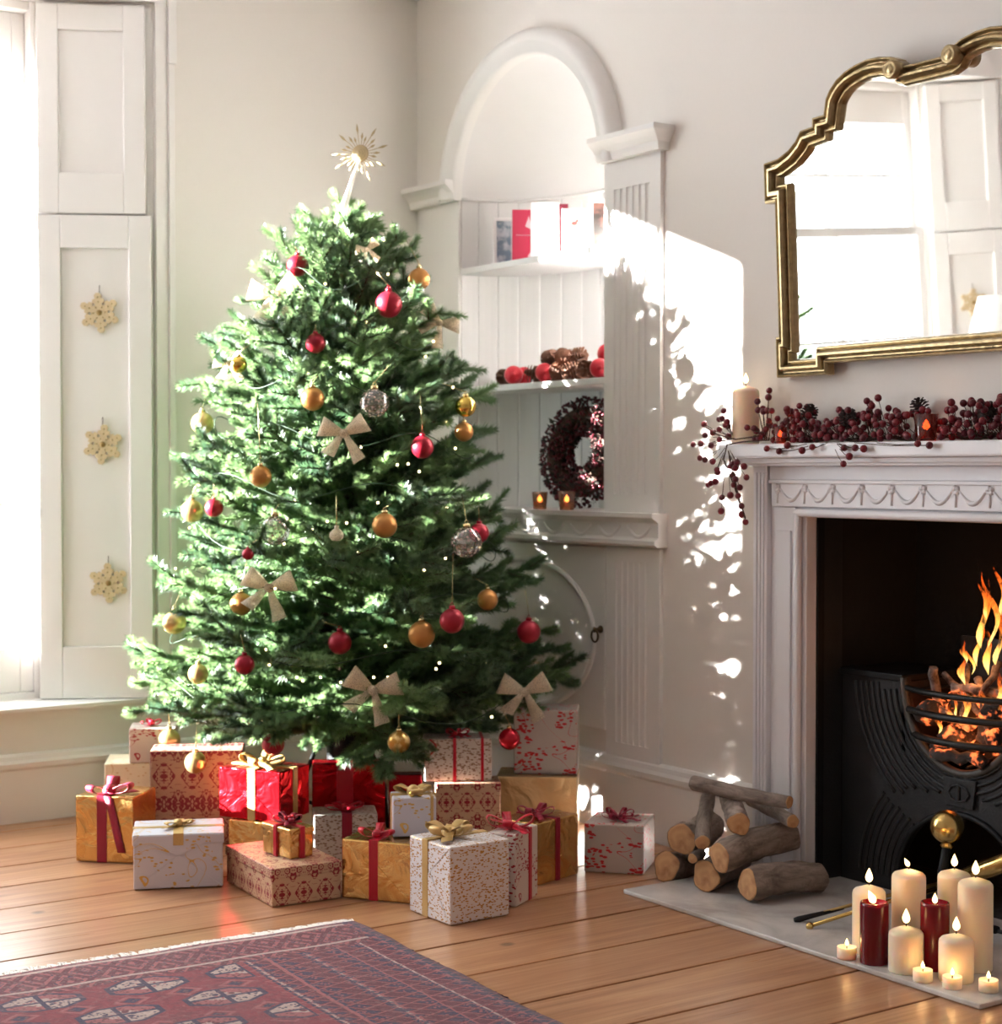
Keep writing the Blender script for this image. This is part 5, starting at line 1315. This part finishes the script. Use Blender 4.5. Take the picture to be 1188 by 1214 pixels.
# ================================================================== NICHE: shelves and what stands on them
def shelf(z, label, bow_=.0):
    m = MB(); pts = [(-.004, NY0-.002), *[(-.004 - bow_*sin(PI*i/12), NY0 - .002 + (NY1-NY0+.004)*i/12) for i in range(1, 12)], (-.004, NY1+.002)]
    pts += [((ND-.004)*sin(PI-PI*i/20), NC + (NR-.004)*cos(PI-PI*i/20)) for i in range(1, 20)]
    m.prism([(x_, y_, z-.022) for x_, y_ in pts], (0, 0, .022)); o = m.build('niche_shelf', MAT['niche_paint'], bevel=.003); tag(o, label, 'shelf'); return o
Z1, Z2 = 1.868, 1.444
shelf(Z1, 'upper white shelf in the arched niche holding greeting cards', 0); shelf(Z2, 'lower white shelf in the niche holding baubles and pinecones', -.012)
def card(pxl, pxr, pyt, x, label, mat, name='greeting_card', art=None, yaw=60, cat='greeting card'):
    c_ = atx((pxl+pxr)/2, 290, x); w = (pxr-pxl)*(c_-CAM).dot(FW)/FPX*1.02; yc = c_.y; top = atx((pxl+pxr)/2, pyt, x).z; h = top - Z1
    root = empty(name, (x, yc, Z1+.0005)); root.rotation_euler = (0, rad(4), rad(yaw)); tag(root, label, cat)
    MB().box((-.0015, -w/2, 0), (.0015, w/2, h)).build('front', mat, root, .0006, 1)
    MB().prism([(.0015, -w/2, .001), (.0015, w/2, .001), (.032, w/2*.9, .0), (.032, -w/2*.9, .0)], (.006, 0, h*.97)) if False else None
    bk = MB(); bk.add([(.0015, -w/2, h), (.0015, w/2, h), (.028, w/2, .002), (.028, -w/2, .002)], [(0, 1, 2, 3)]); solidify(bk.build('back', mat, root), .001)
    if art: art(root, w, h)
    return root
cw = simple('card_white', srgb(240, 236, 236), .6); cc = simple('card_cream', srgb(238, 230, 214), .6); cp_ = simple('card_pink', srgb(214, 60, 92), .55); cdr = simple('card_red', srgb(120, 24, 48), .55)
ink = simple('ink_grey', srgb(150, 146, 152), .7); inkw = simple('ink_white', srgb(240, 214, 220), .7); inkr = simple('ink_red', srgb(226, 84, 82), .7); ph1 = M('photo_blue', srgb(150, 168, 184), .3)
nz = ph1.noise(ph1.coord(), 30, 3); ph1.set('Base Color', ph1.mix(nz.step(.4, .6), srgb(120, 140, 160), srgb(200, 206, 212))); ph1 = ph1.mat
ph2 = M('photo_dark', srgb(80, 60, 56), .3); nz = ph2.noise(ph2.coord(), 24, 3); ph2.set('Base Color', ph2.mix(nz.step(.4, .62), srgb(62, 56, 54), srgb(130, 92, 84))); ph2 = ph2.mat
def art_frame(photo, mat_):
    def f(root, w, h):
        bd = w*.16
        for lo, hi in (((-.010, -w/2, 0), (-.0016, -w/2+bd, h)), ((-.010, w/2-bd, 0), (-.0016, w/2, h)), ((-.010, -w/2+bd, 0), (-.0016, w/2-bd, bd)), ((-.010, -w/2+bd, h-bd), (-.0016, w/2-bd, h))): MB().box(lo, hi).build('frame_bar', mat_, root, .001, 1)
        MB().box((-.004, -w/2+bd, bd), (-.0016, w/2-bd, h-bd)).build('picture', photo, root)
    return f
def scrib(root, w, h, mat_, strokes, name='print', r_=.0007):
    for st in strokes:
        m = MB(); m.tube([(-.0018, -w*(u_-.5), h*v_) for u_, v_ in st], r_, 4); m.build(name, mat_, root)
def art_white(root, w, h):
    scrib(root, w, h, ink, [[(.30+.25*cos(t*.5)*(.3+t/14), .52+.12*sin(t*.5)*(.4+t/12)) for t in range(14)], [(.35, .42), (.5, .38), (.62, .42), (.5, .46), (.35, .42)], [(.45, .55), (.42, .66), (.5, .74), (.58, .66)], [(.55, .6), (.7, .62), (.8, .56)],
        [(.2+.055*i, .17 + .018*(i % 2)) for i in range(12)], [(.22, .86), (.30, .88), (.36, .85)]])
def art_pink(root, w, h):
    scrib(root, w, h, inkw, [[(.18+.055*i, .50 + .02*(i % 2)) for i in range(13)]], 'print', .0011)
    m = MB(); m.prism([(-.0017, -w*.12, h*.68), (-.0017, -w*.40, h*.62), (-.0017, -w*.42, h*.70), (-.0017, -w*.30, h*.88)], (-.0006, 0, 0)); m.build('print', inkw, root)
    m = MB(); m.prism([(-.0017, -w*.22, h*.10), (-.0017, -w*.46, h*.08), (-.0017, -w*.44, h*.24)], (-.0006, 0, 0)); m.build('print', inkw, root)
def art_robin(root, w, h):
    m = MB(); m.ball((-.0017, w*.04, h*.66), w*.10, 10, 6, sq=(.06, 1.2, .8)); m.build('print', inkr, root); m = MB(); m.ball((-.0017, -w*.06, h*.72), w*.06, 10, 6, sq=(.06, 1, 1)); m.build('print', inkr, root)
card(585, 610, 258, .085, 'small white frame with a wintry blue picture', cw, 'picture_frame', art_frame(ph1, cw), cat='picture frame')
card(608, 632, 248, .06, 'hot pink greeting card with pale lettering', cp_, art=art_pink)
card(630, 663, 239, .05, 'tall white greeting card with a grey line drawing', cw, art=art_white)
card(655, 674, 241, .135, 'narrow dark red card peeking out behind the cream one', cdr)
card(667, 698, 247, .052, 'cream greeting card with a small red bird motif', cc, art=art_robin)
card(699, 726, 236, .07, 'cream frame with a dark photograph half behind the pilaster', cc, 'picture_frame', art_frame(ph2, cc), cat='picture frame')
# baubles and pinecones on the lower shelf
def onshelf(px, x, z): q_ = atx(px, 440, x); return Vector((x, q_.y, z))
bn = MB().ball((0, 0, 0), .0285, 20, 14)
def shelf_bauble(px, x, dz, label):
    o = MB().ball((0, 0, 0), .0285, 20, 14).build('bauble', MAT['red_cone_bauble'], loc=onshelf(px, x, Z2 + .0285 + dz)); tag(o, label, 'bauble'); o.rotation_euler = (1.2, .4, 1.0)
    MB().lathe([(.008, .027), (.008, .034), (0, .035)], n=10).build('cap', MAT['red_cone_bauble'], o); return o
PR = .0335
PILE = [[onshelf(px, x, Z2 + PR + dz), PR, lb] for px, x, dz, lb in ((609, .036, 0, 'red bauble at the window end of the row on the niche shelf'), (621, .105, 0, 'red bauble tucked behind another on the niche shelf'),
    (646, .036, 0, 'red bauble in front of the heap of pinecones'), (718, .07, .055, 'red bauble lying on top of pinecones next to the pilaster'), (711, .036, 0, 'red bauble low beside the pilaster on the niche shelf'))]
PILE += [[onshelf(px, x, Z2 + PR + dz), PR, None] for px, x, dz in ((598, .100, 0), (631, .036, 0), (662, .036, 0), (678, .036, 0), (694, .036, 0), (640, .105, 0), (655, .105, 0), (670, .105, 0), (686, .105, 0), (702, .105, 0), (652, .07, .055), (668, .07, .055), (684, .07, .055))]
HOME = [A_[0].copy() for A_ in PILE]; LOW = [k for k, H_ in enumerate(HOME) if H_.z < Z2 + .060]; TOP = [k for k in range(len(PILE)) if k not in LOW]
def apart(i_, j_, wi, wj):
    v_ = PILE[j_][0] - PILE[i_][0]; g_ = PILE[i_][1] + PILE[j_][1] - v_.length
    if g_ > 0: v_.normalize(); PILE[i_][0] = PILE[i_][0] - v_*g_*wi; PILE[j_][0] = PILE[j_][0] + v_*g_*wj
def keep(k):
    q_ = PILE[k][0]; q_.z = max(q_.z, Z2 + PILE[k][1] - .0005); q_.x = min(max(q_.x, .030), .17); q_.y = max(q_.y, NY1 + .030)
for it in range(300):                       # the lower layer spreads until nothing overlaps
    for k in LOW: PILE[k][0] += (HOME[k] - PILE[k][0])*(.04 if it < 200 else 0); PILE[k][0].z = Z2 + PILE[k][1] - .0005
    for n_, i_ in enumerate(LOW):
        for j_ in LOW[n_+1:]: apart(i_, j_, .5, .5)
    for k in LOW: keep(k); PILE[k][0].z = Z2 + PILE[k][1] - .0005
for it in range(500):                       # the upper ones come down on it
    for k in TOP:
        q_ = PILE[k][0]
        if it < 430: q_.z -= .0008; q_.x += (HOME[k].x - q_.x)*.08; q_.y += (HOME[k].y - q_.y)*.08
        for i_ in LOW: apart(i_, k, 0, 1)
        for j_ in TOP:
            if j_ != k: apart(j_, k, .5, .5)
        keep(k)
for A_ in PILE[:5]:
    o = MB().ball((0, 0, 0), PR-.0005, 20, 14).build('bauble', MAT['red_cone_bauble'], loc=A_[0]); tag(o, A_[2], 'bauble'); o.rotation_euler = (PI/2, 0, -.64)
    MB().lathe([(.009, PR-.003), (.009, PR), (0, PR+.0005)], n=10).build('cap', MAT['red_cone_bauble'], o)
cmb = cone_mesh(.060, .0315, 'pinecone', 8); random.seed(15)
for A_ in PILE[5:]:
    o = link('pinecone', cmb, None, A_[0]); o.rotation_euler = (PI/2 + random.uniform(-.5, .5), 0, random.random()*6)
    o.location -= o.rotation_euler.to_matrix() @ Vector((0, 0, .030)); tag(o, 'brown open pinecone in the heap on the niche shelf', 'pinecone', 'pinecones heaped on the niche shelf')
# wreath leaning at the back of the niche
wc = atx(684, 536, .12); wc.z = NZ0 + .188
wt = empty('berry_wreath', (wc.x, wc.y, NZ0+.011)); tag(wt, 'dark red berry wreath leaning at the back of the niche', 'wreath'); wt.rotation_euler = (0, rad(9), rad(9))
random.seed(41); Rr, rr_ = .124, .052
def tor(a, b, k=1.0): return Vector((-rr_*k*sin(b)*.8, (Rr + rr_*k*cos(b)*1.25)*cos(a), .186 + (Rr + rr_*k*cos(b)*1.25)*sin(a)))
MB().tube([tor(2*PI*i/40, 0, 0) for i in range(40)], .034, 8, closed=True).build('twig_ring', MAT['twig'], wt)
m = MB()
for i in range(1300): m.ball(tor(random.random()*2*PI, random.random()*2*PI, random.uniform(.75, 1.1)), random.uniform(.0042, .0062), 6, 4)
o = m.build('berries', MAT['berry_dark'], wt); o['kind'] = 'stuff'
m = MB()
for i in range(1500):
    a, b_ = random.random()*2*PI, random.random()*2*PI; p_ = tor(a, b_, .8); d = (tor(a, b_, 1.3) - p_).normalized() + Vector((random.uniform(-.7, .7), random.uniform(-.7, .7), random.uniform(-.7, .7))); d.normalize(); s_ = d.orthogonal().normalized()*.006; L = random.uniform(.016, .030)
    b = len(m.v); m.v += [tuple(p_), tuple(p_+d*L*.5+s_), tuple(p_+d*L), tuple(p_+d*L*.5-s_)]; m.face((b, b+1, b+2, b+3))
o = m.build('leaves', MAT['leaf_dark'], wt); o['kind'] = 'stuff'
MB().tube([tor(2.72, 0, 1), tor(2.72, 0, 1.0) + Vector((-.01, .02, .004)), tor(2.72, 0, 1) + Vector((-.01, .045, .006))], .0014, 5).build('loose_twig', MAT['twig'], wt)
def onledge(px, x): q_ = atx(px, 600, x); return Vector((x, q_.y, NZ0+.001))
votive(onledge(640, -.015), .0265, .058, 'glass_amber', 'lit amber glass votive on the ledge clear of the wreath')
votive(onledge(672, -.010), .0285, .062, 'glass_amber', 'lit amber glass votive on the ledge in front of the wreath')

# ================================================================== SNOWFLAKES ON THE SHUTTERS
def snow_mesh():
    pts = []
    prof = [(.016, 0), (.030, .010), (.034, .024), (.042, .022), (.044, .008), (.056, .009), (.062, .010), (.066, 0)]
    for k in range(6):
        a = PI/3*k; ax = Vector((cos(a), sin(a))); ay = Vector((-sin(a), cos(a)))
        side = [(.024, -.0139)] + [(r_, -w_) for r_, w_ in ((.030, .0105), (.034, .0210), (.046, .0190), (.048, .0105), (.058, .0125), (.067, .0060))]
        arm = side + [(r_, -w_) for r_, w_ in side[::-1][:-1]]
        for r_, w_ in arm: q_ = ax*r_ + ay*w_; pts.append((q_.x, q_.y))
    m = MB(); m.prism([(x_, y_, 0) for x_, y_ in pts], (0, 0, .009)); return m.mesh('snowflake_ornament', MAT['snow_wood'])
snm = snow_mesh(); hub = MB().lathe([(.0, .0085), (.0095, .0085), (.0095, .0115), (.006, .0125), (0, .0122)], n=14).mesh('hub', MAT['brass_old'])
dots = MB()
for k_ in range(6):
    for r_ in (.020, .036, .052): a = PI/3*k_ + (PI/6 if r_ == .020 else 0); dots.ball((r_*cos(a), r_*sin(a), .009), .0026, 6, 4)
dotm = dots.mesh('bead_trim', MAT['brass_old'])
def snowflake(p_, nrm, label, rot):
    o = link('snowflake_ornament', snm); z = Vector(nrm).normalized(); y_ = UP; x_ = y_.cross(z).normalized()
    o.matrix_basis = Matrix.Translation(p_) @ Matrix((x_, z.cross(x_), z)).transposed().to_4x4() @ Matrix.Rotation(PI/6 + rot, 4, 'Z'); tag(o, label, 'snowflake ornament')
    link('hub', hub, o); link('bead_trim', dotm, o)
    Rm = Matrix.Rotation(-(PI/6 + rot), 4, 'Z'); MB().tube([Rm @ Vector((0, .064, .004)), Rm @ Vector((0, .092, .001))], .0012, 5).build('string', MAT['twig'], o)
A, d, nrm, L = shut[1, 'lower']
for (px, py), lb in zip(((118, 371), (122, 527), (134, 691)), ('top', 'middle', 'bottom')):
    q_ = atplane(px, py, A + nrm*.0268, nrm); u_ = (q_ - A).dot(d); st_ = L*.20; q_ += d*(min(max(u_, st_ + .072), L - st_ - .072) - u_)
    snowflake(q_, nrm, 'wooden snowflake, the %s of three down the shutter by the tree' % {'top': 'uppermost', 'middle': 'middle one', 'bottom': 'lowest'}[lb], {'top': .1, 'middle': -.1, 'bottom': .05}[lb])
A, d, nrm, L = shut[-1, 'lower']
for zz, lb in ((1.66, 'upper'), (1.20, 'middle'), (.74, 'lower')):
    snowflake(A + d*L*.5 + nrm*.0268 + UP*zz, nrm, '%s wooden snowflake on the shutter seen in the mirror' % lb, .05)

# floor lamp seen only in the mirror
lp_ = Vector((-2.62, -.62, 0)); la = empty('floor_lamp', lp_); tag(la, 'floor lamp with white conical shade reflected in the mirror', 'lamp')
MB().lathe([(0, 0), (.13, 0), (.13, .012), (.03, .022), (.012, .05), (0, .05)], n=24).build('base', MAT['brass_old'], la)
MB().tube([(0, 0, .04), (0, 0, 1.52)], .009, 10).build('pole', MAT['brass_old'], la)
MB().lathe([(.20, 1.30), (.09, 1.66), (.088, 1.66), (.198, 1.30)], n=32).build('shade', MAT['shade_white'], la)
# small emitters are seen, not sampled: the lamps beside them carry their light (keeps the sun clean of noise)
for mt in bpy.data.materials:
    mt.cycles.emission_sampling = 'NONE'
